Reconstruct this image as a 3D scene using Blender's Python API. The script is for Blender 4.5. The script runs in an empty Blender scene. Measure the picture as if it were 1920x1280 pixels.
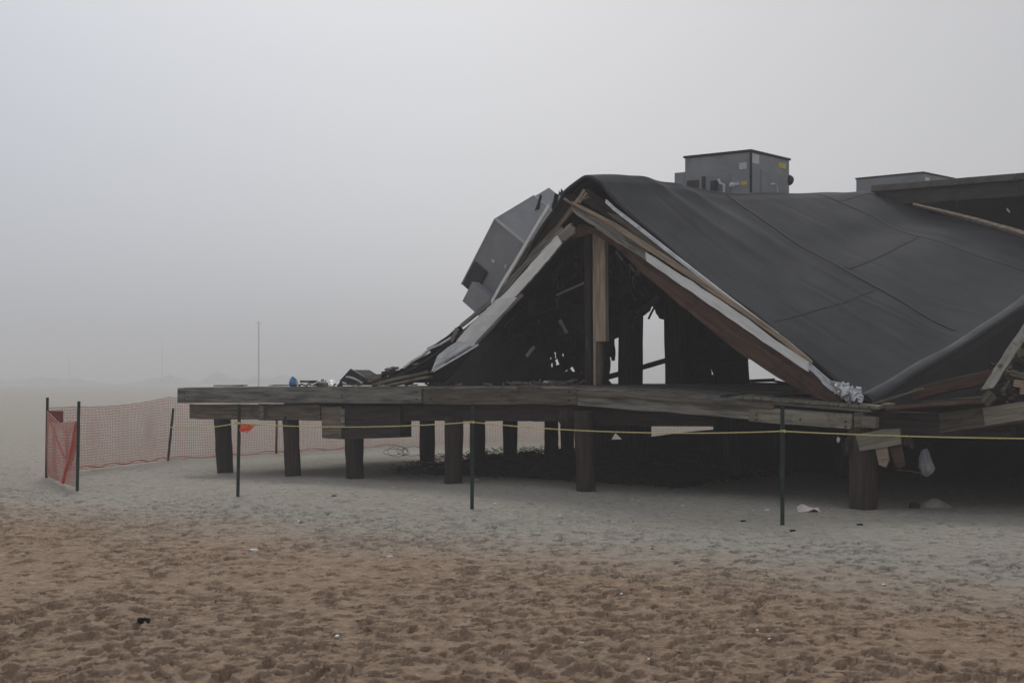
import bpy, bmesh, math, random
import numpy as np
from mathutils import Vector, Matrix
R = math.radians
random.seed(7); rng = np.random.default_rng(7)
S = bpy.context.scene
C = S.collection
# ------------------------------------------------------------------ camera, sky, sun, exposure
F, EYE, HZ = 2600.0, 1.65, 715.0          # focal length in photo pixels, eye height, horizon row
cam = bpy.data.cameras.new('camera'); camo = bpy.data.objects.new('camera', cam); C.objects.link(camo)
camo.location = (0, 0, EYE); camo.rotation_euler = (R(90), 0, 0)
cam.sensor_width = 36; cam.lens = 36*F/1920; cam.shift_y = 75/1920
cam.clip_start = 0.1; cam.clip_end = 4000
S.camera = camo
w = bpy.data.worlds.new('World'); S.world = w; w.use_nodes = True
nt = w.node_tree; N = nt.nodes; L = nt.links
bg = N['Background']
sky = N.new('ShaderNodeTexSky'); sky.sky_type = 'NISHITA'; sky.sun_disc = False
SUN_EL, SUN_AZ = 38, -14                    # azimuth clockwise from +Y
sky.sun_elevation = R(SUN_EL); sky.sun_rotation = R(SUN_AZ); sky.dust_density = 6; sky.air_density = 1
hs = N.new('ShaderNodeHueSaturation'); hs.inputs['Saturation'].default_value = 0.25
mx = N.new('ShaderNodeMix'); mx.data_type = 'RGBA'; mx.inputs[0].default_value = 0.88
L.new(sky.outputs[0], hs.inputs['Color']); L.new(hs.outputs[0], mx.inputs[6])
# the fog glows brightest straight ahead, under the hidden sun, and falls off bluish to the left
wc_ = N.new('ShaderNodeTexCoord'); ws = N.new('ShaderNodeSeparateXYZ'); wr = N.new('ShaderNodeMapRange')
wr.inputs['From Min'].default_value = -.5; wr.inputs['From Max'].default_value = .5
wcr = N.new('ShaderNodeValToRGB'); wcr.color_ramp.interpolation = 'B_SPLINE'; e = wcr.color_ramp.elements
e[0].position = .0; e[0].color = (.33, .375, .455, 1); e[1].position = 1.0; e[1].color = (.45, .455, .48, 1)
q = e.new(.30); q.color = (.47, .505, .57, 1); q = e.new(.52); q.color = (.625, .63, .655, 1); q = e.new(.78); q.color = (.53, .535, .56, 1)
wv = N.new('ShaderNodeVectorMath'); wv.operation = 'SCALE'; wv.inputs['Scale'].default_value = 10.0
L.new(wc_.outputs['Generated'], ws.inputs[0]); L.new(ws.outputs['X'], wr.inputs[0]); L.new(wr.outputs[0], wcr.inputs[0]); L.new(wcr.outputs[0], wv.inputs[0]); L.new(wv.outputs[0], mx.inputs[7])
L.new(mx.outputs[2], bg.inputs['Color']); bg.inputs['Strength'].default_value = 0.112
sl = bpy.data.lights.new('sun', 'SUN'); sl.energy = 1.4; sl.angle = R(16); sl.color = (1, .96, .9)
so = bpy.data.objects.new('sun', sl); C.objects.link(so)
d = Vector((math.sin(R(SUN_AZ))*math.cos(R(SUN_EL)), math.cos(R(SUN_AZ))*math.cos(R(SUN_EL)), math.sin(R(SUN_EL))))
so.rotation_euler = d.to_track_quat('Z', 'Y').to_euler()
S.view_settings.view_transform = 'Standard'; S.view_settings.look = 'None'
S.view_settings.exposure = 0.0; S.view_settings.gamma = 1.0
S.render.engine = 'CYCLES'
S.cycles.max_bounces = 6; S.cycles.volume_bounces = 1
HAZE_DENSITY = 0.0025

# ------------------------------------------------------------------ building grid
A = Vector((.82, -.572, 0)); B = Vector((.572, .82, 0)); O = Vector((.97, 21.0, 0)); UP = Vector((0, 0, 1))
def T(t, s, z): return O + A*t + B*s + UP*z          # t along the deck front, s into the building, z up
def P(u, v, s):                                      # point at photo pixel (u, v) on the plane s metres behind the deck front
    k = (u-960)/F
    t = (k*(21+.82*s)-.97-.572*s)/(.82+.572*k)
    p = T(t, s, 0); p.z = EYE-(v-HZ)/F*p.y
    return p
def TZ(u, v, s):
    p = P(u, v, s); return ((p-O).dot(A)/A.dot(A), p.z)
def G(u, v):                                         # point on the sand
    y = F*EYE/(v-HZ); return Vector(((u-960)/F*y, y, 0))
def GS(u, v):                                        # the same, lifted to the sand's relief
    p = G(u, v); p.z = gz(p.x, p.y); return p
def W(u, v, y): return Vector(((u-960)/F*y, y, EYE-(v-HZ)/F*y))

# ------------------------------------------------------------------ materials
def mat(name, c1, c2, scale=(1, 1, 1), nscale=4.0, rough=.85, bump=.3, detail=6, c3=None, c3lo=.55, c3hi=.7, c3scale=2.0, spec=.25, metal=0, vary=.25, dist=.02, lo=.35, hi=.65):
    m = bpy.data.materials.new(name); m.use_nodes = True
    n = m.node_tree.nodes; l = m.node_tree.links; b = n['Principled BSDF']
    tc = n.new('ShaderNodeTexCoord'); mp = n.new('ShaderNodeMapping'); mp.inputs['Scale'].default_value = scale
    oi = n.new('ShaderNodeObjectInfo')
    ad = n.new('ShaderNodeVectorMath'); ad.operation = 'ADD'
    sc = n.new('ShaderNodeVectorMath'); sc.operation = 'SCALE'; sc.inputs['Scale'].default_value = 37.0
    cb = n.new('ShaderNodeCombineXYZ')
    for k in range(3): l.new(oi.outputs['Random'], cb.inputs[k])
    l.new(cb.outputs[0], sc.inputs[0])
    l.new(tc.outputs['Object'], mp.inputs[0]); l.new(mp.outputs[0], ad.inputs[0]); l.new(sc.outputs[0], ad.inputs[1])
    nz = n.new('ShaderNodeTexNoise'); nz.inputs['Scale'].default_value = nscale; nz.inputs['Detail'].default_value = detail; nz.inputs['Roughness'].default_value = .65
    l.new(ad.outputs[0], nz.inputs['Vector'])
    cr = n.new('ShaderNodeValToRGB'); cr.color_ramp.elements[0].position = lo; cr.color_ramp.elements[1].position = hi
    cr.color_ramp.elements[0].color = (*c1, 1); cr.color_ramp.elements[1].color = (*c2, 1)
    l.new(nz.outputs[0], cr.inputs[0]); out = cr.outputs[0]
    if c3:
        n3 = n.new('ShaderNodeTexNoise'); n3.inputs['Scale'].default_value = c3scale; n3.inputs['Detail'].default_value = 8; n3.inputs['Roughness'].default_value = .7
        a2 = n.new('ShaderNodeVectorMath'); a2.operation = 'ADD'; l.new(tc.outputs['Object'], a2.inputs[0]); l.new(sc.outputs[0], a2.inputs[1])
        l.new(a2.outputs[0], n3.inputs['Vector'])
        r3 = n.new('ShaderNodeValToRGB'); r3.color_ramp.elements[0].position = c3lo; r3.color_ramp.elements[1].position = c3hi
        l.new(n3.outputs[0], r3.inputs[0])
        m3 = n.new('ShaderNodeMix'); m3.data_type = 'RGBA'; l.new(r3.outputs[0], m3.inputs[0]); l.new(out, m3.inputs[6]); m3.inputs[7].default_value = (*c3, 1)
        out = m3.outputs[2]
    if vary:
        hv = n.new('ShaderNodeHueSaturation'); mr = n.new('ShaderNodeMapRange')
        mr.inputs['To Min'].default_value = 1-vary; mr.inputs['To Max'].default_value = 1+vary
        l.new(oi.outputs['Random'], mr.inputs[0]); l.new(mr.outputs[0], hv.inputs['Value']); l.new(out, hv.inputs['Color']); out = hv.outputs[0]
    l.new(out, b.inputs['Base Color'])
    b.inputs['Roughness'].default_value = rough; b.inputs['Specular IOR Level'].default_value = spec; b.inputs['Metallic'].default_value = metal
    if bump:
        bp = n.new('ShaderNodeBump'); bp.inputs['Strength'].default_value = bump; bp.inputs['Distance'].default_value = dist
        l.new(nz.outputs[0], bp.inputs['Height']); l.new(bp.outputs[0], b.inputs['Normal'])
    return m
GR = (.6, 9, 9)
M = dict(
 grey_wood=mat('weathered_grey_wood', (.095, .09, .078), (.26, .245, .21), GR, 3, c3=(.24, .225, .19), c3lo=.55, c3hi=.75, c3scale=1.2, bump=.8, lo=.40, hi=.60),
 brown_wood=mat('weathered_brown_wood', (.065, .052, .038), (.20, .165, .125), GR, 3, c3=(.04, .034, .028), c3lo=.55, c3hi=.7, bump=.6),
 pale_wood=mat('pale_wood', (.135, .122, .093), (.28, .255, .20), GR, 3, c3=(.09, .078, .055), c3lo=.56, c3hi=.72, c3scale=2.5, bump=.4),
 tan_wood=mat('fresh_tan_wood', (.17, .125, .09), (.36, .285, .215), GR, 3, c3=(.11, .075, .05), c3lo=.58, c3hi=.75, bump=.35),
 red_wood=mat('red_stained_wood', (.045, .024, .017), (.105, .060, .045), GR, 2.5, c3=(.02, .012, .01), c3lo=.5, c3hi=.7, bump=.45),
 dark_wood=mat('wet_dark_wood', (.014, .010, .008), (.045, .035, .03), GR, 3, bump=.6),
 pile_wood=mat('dark_piling_wood', (.016, .011, .009), (.055, .038, .03), (9, 9, .6), 2.5, c3=(.07, .03, .02), c3lo=.58, c3hi=.75, c3scale=3, bump=.8, dist=.03),
 white_paint=mat('dirty_white_paint', (.60, .60, .58), (.78, .78, .76), (.8, 3, 3), 2.5, c3=(.30, .28, .25), c3lo=.66, c3hi=.80, c3scale=5, bump=.15, rough=.6, vary=.06),
 worn_paint=mat('peeling_white_paint', (.26, .26, .22), (.42, .42, .37), (1.5, 5, 5), 3, c3=(.12, .085, .05), c3lo=.56, c3hi=.66, c3scale=9, bump=.25, vary=.05),
 white_metal=mat('white_metal_trim', (.40, .42, .44), (.70, .72, .74), (1, 4, 4), 3, rough=.4, spec=.5, bump=.1, vary=.08),
 foil=mat('crumpled_foil', (.30, .31, .33), (.62, .63, .66), (1, 1, 1), 9, rough=.32, spec=.6, metal=.75, bump=.5, vary=0),
 unit=mat('grey_unit_paint', (.21, .215, .225), (.26, .265, .28), (1, 1, 1), 1.5, rough=.55, bump=.05, c3=(.16, .16, .165), c3lo=.5, c3hi=.75, vary=.08),
 unit_light=mat('light_unit_trim', (.38, .385, .39), (.46, .465, .47), (1, 1, 1), 3, rough=.5, bump=.05, vary=.1),
 unit_dark=mat('dark_unit_metal', (.02, .02, .022), (.04, .04, .043), (1, 1, 1), 3, rough=.6, bump=.05),
 label=mat('white_label', (.45, .47, .50), (.58, .6, .62), (1, 1, 1), 6, rough=.5, bump=0, vary=.05),
 yellow=mat('yellow_label', (.42, .34, .05), (.55, .45, .08), (1, 1, 1), 6, rough=.5, bump=0, vary=.05),
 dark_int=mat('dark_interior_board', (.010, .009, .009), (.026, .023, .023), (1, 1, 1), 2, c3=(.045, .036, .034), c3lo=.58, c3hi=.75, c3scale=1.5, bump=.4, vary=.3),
 fabric=mat('black_underlay', (.005, .005, .006), (.010, .010, .011), (1, 1, 1), 2, bump=.3, rough=.9, vary=.1),
 concrete=mat('stained_fascia', (.036, .034, .031), (.075, .070, .062), (.5, 1, 3), 2, c3=(.025, .023, .021), c3lo=.5, c3hi=.7, bump=.3),
 coping=mat('coping_metal', (.07, .065, .055), (.12, .11, .09), (.4, 3, 3), 2, bump=.2),
 green_post=mat('green_post_paint', (.010, .022, .017), (.022, .042, .032), (3, 3, 1), 4, rough=.6, bump=.2, vary=.15),
 rope=mat('yellow_rope', (.45, .38, .14), (.62, .55, .26), (1, 1, 1), 30, bump=.5, vary=0),
 net=mat('orange_plastic_net', (.42, .15, .12), (.50, .20, .16), (1, 1, 1), 5, rough=.5, bump=0, vary=.05),
 net_red=mat('bunched_orange_net', (.50, .05, .03), (.62, .09, .06), (1, 1, 1), 8, rough=.5, bump=.2, vary=.1),
 sign_red=mat('faded_red_board', (.16, .05, .05), (.24, .09, .085), (1, 1, 1), 3, bump=.1, vary=0),
 flag=mat('orange_flag', (.75, .10, .05), (.85, .18, .12), (1, 1, 1), 12, bump=.2, vary=0, c3=(.7, .55, .5), c3lo=.62, c3hi=.7, c3scale=14),
 blue=mat('blue_plastic', (.05, .16, .32), (.10, .25, .45), (1, 1, 1), 6, rough=.45, bump=.1, vary=0),
 plastic=mat('dirty_white_plastic', (.34, .34, .35), (.5, .5, .5), (1, 1, 1), 5, rough=.5, bump=.3, vary=.1),
 bag=mat('thin_white_bag', (.16, .17, .18), (.28, .29, .30), (1, 1, 1), 6, rough=.5, bump=.3, vary=0),
 cloth=mat('pale_pink_cloth', (.5, .38, .37), (.7, .6, .58), (1, 1, 1), 10, bump=.4, vary=0),
 shell=mat('white_shell', (.55, .55, .52), (.75, .75, .72), (1, 1, 1), 10, rough=.5, bump=.2, vary=.15),
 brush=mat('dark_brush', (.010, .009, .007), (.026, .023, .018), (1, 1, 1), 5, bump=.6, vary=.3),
 dune=mat('dune_scrub', (.17, .165, .15), (.23, .22, .2), (1, 1, 1), .08, bump=.3, vary=0),
 pole=mat('pole_wood', (.16, .15, .14), (.22, .21, .2), (1, 1, 1), 1, bump=0, vary=0),
)
# roof membrane
def roof_mat():
    m = mat('black_roof_membrane', (.027, .029, .033), (.041, .043, .048), (1, 1, 1), .9, rough=.9, spec=.2, bump=.14, detail=9, c3=(.052, .054, .058), c3lo=.45, c3hi=.9, c3scale=.35, vary=0, dist=.03)
    n = m.node_tree.nodes; l = m.node_tree.links; b = n['Principled BSDF']
    tc = n.new('ShaderNodeTexCoord')
    n2 = n.new('ShaderNodeTexNoise'); n2.inputs['Scale'].default_value = 60; n2.inputs['Detail'].default_value = 3
    l.new(tc.outputs['Object'], n2.inputs['Vector'])
    b2 = n.new('ShaderNodeBump'); b2.inputs['Strength'].default_value = .25; b2.inputs['Distance'].default_value = .01
    old = b.inputs['Normal'].links[0].from_socket
    l.new(n2.outputs[0], b2.inputs['Height']); l.new(old, b2.inputs['Normal']); l.new(b2.outputs[0], b.inputs['Normal'])
    n3 = n.new('ShaderNodeTexNoise'); n3.inputs['Scale'].default_value = 1.3; n3.inputs['Detail'].default_value = 8
    l.new(tc.outputs['Object'], n3.inputs['Vector'])
    mr = n.new('ShaderNodeMapRange'); mr.inputs['From Min'].default_value = .35; mr.inputs['From Max'].default_value = .65
    mr.inputs['To Min'].default_value = .7; mr.inputs['To Max'].default_value = .85
    l.new(n3.outputs[0], mr.inputs[0]); l.new(mr.outputs[0], b.inputs['Roughness'])
    return m
M['roof'] = roof_mat()

# ------------------------------------------------------------------ object helpers
def tag(o, label=None, cat=None, group=None, kind=None):
    if label: o['label'] = label
    if cat: o['category'] = cat
    if group: o['group'] = group
    if kind: o['kind'] = kind
    return o
def thing(name, loc, label, cat, group=None):
    o = bpy.data.objects.new(name, None); C.objects.link(o); o.location = loc; o.empty_display_size = .2
    return tag(o, label, cat, group)
def link(name, me, m=None, parent=None, mw=None, smooth=False):
    o = bpy.data.objects.new(name, me); C.objects.link(o)
    if m is not None: me.materials.append(M[m] if isinstance(m, str) else m)
    if smooth:
        me.polygons.foreach_set('use_smooth', [True]*len(me.polygons))
    if mw is None: mw = Matrix.Identity(4)
    if parent is not None:
        o.parent = parent
        off = Vector(parent.location); q = parent.parent
        while q is not None: off += q.location; q = q.parent
        if parent.type == 'MESH':
            pm = wm[parent.name]
            o.matrix_basis = pm.inverted() @ mw
        else:
            mw2 = mw.copy(); mw2.translation = mw.translation-off; o.matrix_basis = mw2
    else: o.matrix_basis = mw
    wm[o.name] = mw.copy()
    return o
wm = {}
def frame(x, up=UP):
    x = x.normalized(); y = up.cross(x)
    if y.length < 1e-4: y = B.copy()
    y.normalize(); z = x.cross(y).normalized()
    return x, y, z
def beam_mesh(Ln, h, dp, seg=None, jit=.006, ragged=(0, 0), bevel=.006, taper=1.0, warp=0.0):
    """box along +X from 0 to Ln, height h in Z (top at 0 .. -h centred), depth dp in Y"""
    seg = seg or max(2, min(24, int(Ln/.35)))
    bm = bmesh.new(); rows = []
    ph = random.uniform(0, 6)
    for i in range(seg+1):
        f = i/seg; x = Ln*f; k = 1+(taper-1)*f; wv = warp*math.sin(f*math.pi*1.3+ph)
        r = []
        for (y, z) in ((-.5, -.5), (.5, -.5), (.5, .5), (-.5, .5)):
            xx = x
            if i == 0: xx += random.uniform(0, ragged[0])
            if i == seg: xx -= random.uniform(0, ragged[1])
            r.append(bm.verts.new((xx, y*dp*k+random.uniform(-jit, jit)+wv*.5, z*h*k+random.uniform(-jit, jit)+wv)))
        rows.append(r)
    for i in range(seg):
        for j in range(4):
            a, b = rows[i], rows[i+1]
            bm.faces.new((a[j], a[(j+1) % 4], b[(j+1) % 4], b[j]))
    bm.faces.new(rows[0][::-1]); bm.faces.new(rows[-1])
    bmesh.ops.recalc_face_normals(bm, faces=bm.faces)
    if bevel: 
        es = [e for e in bm.edges if len(e.link_faces) == 2 and e.calc_face_angle(0) > 1.0]
        bmesh.ops.bevel(bm, geom=es, offset=bevel, segments=1, affect='EDGES')
    if ragged[0] or ragged[1]:
        pass
    me = bpy.data.meshes.new('beam'); bm.to_mesh(me); bm.free(); return me
def beam(name, p0, p1, h, dp, m, parent=None, up=UP, label=None, **kw):
    """a beam whose section is centred on the line p0 - p1"""
    x, y, z = frame(p1-p0, up)
    mw = Matrix((x, y, z)).transposed().to_4x4(); mw.translation = p0
    o = link(name, beam_mesh((p1-p0).length, h, dp, **kw), m, parent, mw)
    if label: o['label'] = label
    return o
def splinter(name, p0, p1, h, dp, m, parent=None, n=5, up=UP, **kw):
    """a beam with a split, splintered far end"""
    x, y, z = frame(p1-p0, up); Ln = (p1-p0).length
    me = beam_mesh(Ln*.86, h, dp, **kw)
    bm = bmesh.new(); bm.from_mesh(me)
    for i in range(n):
        z0 = -h/2+h*i/n; z1 = z0+h/n*random.uniform(.5, 1.1); l0 = Ln*.8; l1 = Ln*random.uniform(.9, 1.08)
        y0 = random.uniform(-.5, -.1)*dp; y1 = random.uniform(.1, .5)*dp
        vs = [bm.verts.new(v) for v in ((l0, y0, z0), (l0, y1, z0), (l0, y1, z1), (l0, y0, z1), (l1, (y0+y1)/2-.004, (z0+z1)/2), (l1, (y0+y1)/2+.004, (z0+z1)/2+.01))]
        for f in ((0, 1, 5, 4), (1, 2, 5), (2, 3, 4, 5), (3, 0, 4), (0, 3, 2, 1)): bm.faces.new([vs[q] for q in f])
    bm.to_mesh(me); bm.free()
    mw = Matrix((x, y, z)).transposed().to_4x4(); mw.translation = p0
    return link(name, me, m, parent, mw)
def slab(name, pts, thick, m, parent=None, holes=(), smooth=False, jitter=0, edge=None):
    """flat plate: polygon pts (world Vectors roughly in one plane), optional holes, given thickness"""
    c = sum(pts, Vector())/len(pts)
    nrm = Vector()
    for i in range(len(pts)):
        a, b = pts[i]-c, pts[(i+1) % len(pts)]-c; nrm += a.cross(b)
    nrm.normalize()
    if nrm.dot(B) < 0 and abs(nrm.dot(B)) > .05: nrm = -nrm
    x = (pts[1]-pts[0]).normalized()
    if holes or len(pts) > 12: x = (A-nrm*A.dot(nrm)).normalized()
    y = nrm.cross(x); fr = Matrix((x, y, nrm)).transposed()
    inv = fr.inverted()
    cu = bpy.data.curves.new('c', 'CURVE'); cu.dimensions = '2D'; cu.fill_mode = 'BOTH'; cu.extrude = thick/2
    for ring in [pts]+list(holes):
        sp = cu.splines.new('POLY'); sp.points.add(len(ring)-1); sp.use_cyclic_u = True
        for i, p in enumerate(ring):
            q = inv @ (p-c); sp.points[i].co = (q.x, q.y, 0, 1)
    co = bpy.data.objects.new('tmp', cu); C.objects.link(co)
    me = bpy.data.meshes.new_from_object(co.evaluated_get(bpy.context.evaluated_depsgraph_get()))
    bpy.data.objects.remove(co); bpy.data.curves.remove(cu)
    mw = fr.to_4x4(); mw.translation = c+nrm*(thick/2)
    return link(name, me, m, parent, mw)
def mesh_obj(name, verts, faces, m, parent=None, smooth=False, origin=None):
    me = bpy.data.meshes.new(name); o0 = origin or Vector()
    me.from_pydata([tuple(Vector(v)-o0) for v in verts], [], faces); me.update()
    bm = bmesh.new(); bm.from_mesh(me); bmesh.ops.recalc_face_normals(bm, faces=bm.faces); bm.to_mesh(me); bm.free()
    return link(name, me, m, parent, Matrix.Translation(o0), smooth)
def hexa(name, p, e1, e2, e3, m, parent=None, bevel=.012):
    """box spanned by three edge vectors from corner p"""
    vs = [p, p+e1, p+e1+e2, p+e2, p+e3, p+e1+e3, p+e1+e2+e3, p+e2+e3]
    bm = bmesh.new(); bv = [bm.verts.new(v-p) for v in vs]
    for f in ((0, 1, 2, 3), (4, 7, 6, 5), (0, 4, 5, 1), (1, 5, 6, 2), (2, 6, 7, 3), (3, 7, 4, 0)): bm.faces.new([bv[i] for i in f])
    bmesh.ops.recalc_face_normals(bm, faces=bm.faces)
    if bevel: bmesh.ops.bevel(bm, geom=list(bm.edges), offset=bevel, segments=1, affect='EDGES')
    me = bpy.data.meshes.new(name); bm.to_mesh(me); bm.free()
    return link(name, me, m, parent, Matrix.Translation(p))
def tube(name, pts, r, m, parent=None, n=6, rr=None, origin=None):
    """tube through points; rr optional radius list"""
    o0 = origin or pts[0]; V = []; Fc = []
    for i, p in enumerate(pts):
        a = pts[max(0, i-1)]; b = pts[min(len(pts)-1, i+1)]; dx = (b-a).normalized()
        ref = UP if abs(dx.z) < .9 else Vector((1, 0, 0))
        y = ref.cross(dx).normalized(); z = dx.cross(y); q = rr[i] if rr else r
        for j in range(n):
            an = 2*math.pi*j/n; V.append(p+y*math.cos(an)*q+z*math.sin(an)*q)
    for i in range(len(pts)-1):
        for j in range(n): Fc.append((i*n+j, i*n+(j+1) % n, (i+1)*n+(j+1) % n, (i+1)*n+j))
    Fc.append(tuple(range(n))[::-1]); Fc.append(tuple((len(pts)-1)*n+j for j in range(n)))
    return mesh_obj(name, V, Fc, m, parent, n > 6, o0)
def sheet(name, corners, m, parent=None, nu=14, nv=8, wob=.03, thick=.006, seed=0, curl=0):
    """warped thin sheet between 4 corners (p00, p10, p11, p01), with real thickness"""
    r = random.Random(seed); a, b, c, e = corners
    nrm = (b-a).cross(e-a).normalized(); V = []; Fc = []
    ph = [r.uniform(0, 6) for _ in range(6)]
    for side in (0, 1):
        for j in range(nv+1):
            for i in range(nu+1):
                f, g = i/nu, j/nv
                p = (a*(1-f)+b*f)*(1-g)+(e*(1-f)+c*f)*g
                d_ = wob*(math.sin(f*7+ph[0]+g*2)+.6*math.sin(g*9+ph[1]+f*3)+.5*math.sin((f+g)*13+ph[2]))+curl*g*g
                V.append(p+nrm*(d_+side*thick))
    n1 = (nu+1)*(nv+1)
    for j in range(nv):
        for i in range(nu):
            q = j*(nu+1)+i
            Fc.append((q, q+1, q+nu+2, q+nu+1)); Fc.append((n1+q, n1+q+nu+1, n1+q+nu+2, n1+q+1))
    rim = [i for i in range(nu+1)]+[j*(nu+1)+nu for j in range(1, nv+1)]+[nv*(nu+1)+i for i in range(nu-1, -1, -1)]+[j*(nu+1) for j in range(nv-1, 0, -1)]
    for q in range(len(rim)):
        x, y = rim[q], rim[(q+1) % len(rim)]; Fc.append((x, y, n1+y, n1+x))
    return mesh_obj(name, V, Fc, m, parent, False, a.copy())
def blob(name, p, r, m, parent=None, seed=0, squash=(1, 1, 1), rough=.25, sub=2, smooth=False):
    rr = random.Random(seed); bm = bmesh.new(); bmesh.ops.create_icosphere(bm, subdivisions=sub, radius=1)
    for v in bm.verts:
        k = 1+rr.uniform(-rough, rough); v.co = Vector((v.co.x*squash[0], v.co.y*squash[1], v.co.z*squash[2]))*r*k
    me = bpy.data.meshes.new(name); bm.to_mesh(me); bm.free()
    return link(name, me, m, parent, Matrix.Translation(p), smooth)

# ------------------------------------------------------------------ sand
def vnoise(x, y, seed, sc):
    x = x*sc; y = y*sc
    xi = np.floor(x).astype(np.int64); yi = np.floor(y).astype(np.int64); xf = x-xi; yf = y-yi
    u = xf*xf*(3-2*xf); v = yf*yf*(3-2*yf)
    def h(a, b):
        n_ = (a*374761393+b*668265263+seed*1442695041) & 0xffffffff
        n_ = ((n_ ^ (n_ >> 13))*1274126177) & 0xffffffff
        return ((n_ ^ (n_ >> 16)) & 0xffff)/65535.0
    return (h(xi, yi)*(1-u)+h(xi+1, yi)*u)*(1-v)+(h(xi, yi+1)*(1-u)+h(xi+1, yi+1)*u)*v-.5
def gz(x, y):
    X, Y = np.array([x]), np.array([y]); return float((.10*vnoise(X, Y, 1, .18)+.05*vnoise(X, Y, 2, .6))[0])
def build_sand():
    ys = [-140, -80, -40, -20, -8, 0, 3, 5]
    y = 5.8
    while y < 46: ys.append(y); y *= 1.0017
    while y < 2600: ys.append(y); y *= 1.03
    ys = np.array(ys); g = np.maximum(ys, 6.0)
    ks = np.concatenate([np.array([-25, -10, -4, -2, -1.2, -.8]), np.arange(-.58, .58, .00095), np.array([.8, 1.2, 2, 4, 10, 25])])
    X = ks[None, :]*g[:, None]; Y = np.repeat(ys[:, None], len(ks), 1)
    X = np.clip(X, -1900, 1900)
    Z = .10*vnoise(X, Y, 1, .18)+.05*vnoise(X, Y, 2, .6)
    s_ = (X-O.x)*B.x+(Y-O.y)*B.y
    rough = np.clip(1-(s_+6.2)/9.0, .45, 1.0)            # the dry sand by the deck is smoother
    rdg = lambda sd, sc: 1-np.abs(vnoise(X, Y, sd, sc))*4
    Z += rough*(.022*vnoise(X, Y, 3, 2.1)+.012*vnoise(X, Y, 4, 4.7)+.009*vnoise(X, Y, 5, 10)+.009*vnoise(X, Y, 8, 21)+.010*vnoise(X, Y, 9, 45))
    # footprints
    n = 52000; pit = np.zeros_like(Z); rim = np.zeros_like(Z)
    py = 6.0+(rng.random(n)**.8)*26; px = (rng.random(n)-.5)*1.14*py
    for i in range(n):
        yc, xc = py[i], px[i]
        sc_ = (xc-O.x)*B.x+(yc-O.y)*B.y
        if vnoise(np.array([xc]), np.array([yc]), 77, .7)[0]+.5 < rng.random()*.6 or sc_ > -3.0 and rng.random() > .5: continue
        if sc_ > .3: continue
        r0 = rng.uniform(.018, .085)*rng.uniform(.7, 1.15); r1 = r0*rng.uniform(.4, .75); an = rng.uniform(0, math.pi); dep = rng.uniform(.012, .058)*min(1, r0/.05)*(1 if sc_ < -4.5 else .6)
        R_ = r0*1.9
        i0, i1 = np.searchsorted(ys, [yc-R_, yc+R_])
        k0, k1 = np.searchsorted(ks, [(xc-R_)/yc-.003, (xc+R_)/yc+.003])
        if i1 <= i0 or k1 <= k0: continue
        dx = X[i0:i1, k0:k1]-xc; dy = Y[i0:i1, k0:k1]-yc
        a = (dx*math.cos(an)+dy*math.sin(an))/r0; b = (-dx*math.sin(an)+dy*math.cos(an))/r1
        q = np.sqrt(a*a+b*b)+.25*vnoise(dx, dy, i, 14)
        pit[i0:i1, k0:k1] = np.minimum(pit[i0:i1, k0:k1], -dep*np.clip(1.2-q**4, 0, 1)*(1+.35*b))
        rim[i0:i1, k0:k1] = np.maximum(rim[i0:i1, k0:k1], dep*.28*np.exp(-((q-1.3)/.25)**2))
    Z += pit+rim*(pit > -.004)
    far = np.clip((Y-45)/60, 0, 1); Z = Z*(1-far)
    near = (Y > 5); Z = Z*near
    nr, nc = X.shape
    me = bpy.data.meshes.new('sand')
    co = np.stack([X, Y, Z], -1).reshape(-1, 3).astype(np.float32)
    idx = np.arange(nr*nc).reshape(nr, nc)
    q = np.stack([idx[:-1, :-1], idx[:-1, 1:], idx[1:, 1:], idx[1:, :-1]], -1).reshape(-1, 4)
    me.vertices.add(len(co)); me.vertices.foreach_set('co', co.ravel())
    me.loops.add(q.size); me.loops.foreach_set('vertex_index', q.ravel().astype(np.int32))
    me.polygons.add(len(q)); me.polygons.foreach_set('loop_start', np.arange(0, q.size, 4, dtype=np.int32))
    me.update(calc_edges=True)
    me.polygons.foreach_set('use_smooth', np.ones(len(q), bool))
    m = bpy.data.materials.new('beach_sand'); m.use_nodes = True; nn = m.node_tree.nodes; l = m.node_tree.links; b = nn['Principled BSDF']
    geo = nn.new('ShaderNodeNewGeometry')
    dt = nn.new('ShaderNodeVectorMath'); dt.operation = 'DOT_PRODUCT'; dt.inputs[1].default_value = (B.x, B.y, 0); l.new(geo.outputs['Position'], dt.inputs[0])
    def noise(sc, det=5, ro=.6, scale=None):
        t = nn.new('ShaderNodeTexNoise'); t.inputs['Scale'].default_value = sc; t.inputs['Detail'].default_value = det; t.inputs['Roughness'].default_value = ro
        l.new(geo.outputs['Position'], t.inputs['Vector']); return t
    n1 = noise(.9, 6); ma = nn.new('ShaderNodeMath'); ma.operation = 'MULTIPLY_ADD'; ma.inputs[1].default_value = 3.0; l.new(n1.outputs[0], ma.inputs[0]); l.new(dt.outputs['Value'], ma.inputs[2])
    s0 = O.dot(B)
    mr = nn.new('ShaderNodeMapRange'); mr.inputs['From Min'].default_value = s0-8.2+1.5; mr.inputs['From Max'].default_value = s0-5.2+1.5
    l.new(ma.outputs[0], mr.inputs[0])
    n2 = noise(7, 10, .75)
    rw = nn.new('ShaderNodeValToRGB'); rw.color_ramp.elements[0].position = .35; rw.color_ramp.elements[1].position = .65
    rw.color_ramp.elements[0].color = (.26, .175, .118, 1); rw.color_ramp.elements[1].color = (.48, .355, .255, 1); l.new(n2.outputs[0], rw.inputs[0])
    rd = nn.new('ShaderNodeValToRGB'); rd.color_ramp.elements[0].position = .3; rd.color_ramp.elements[1].position = .7
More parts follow.
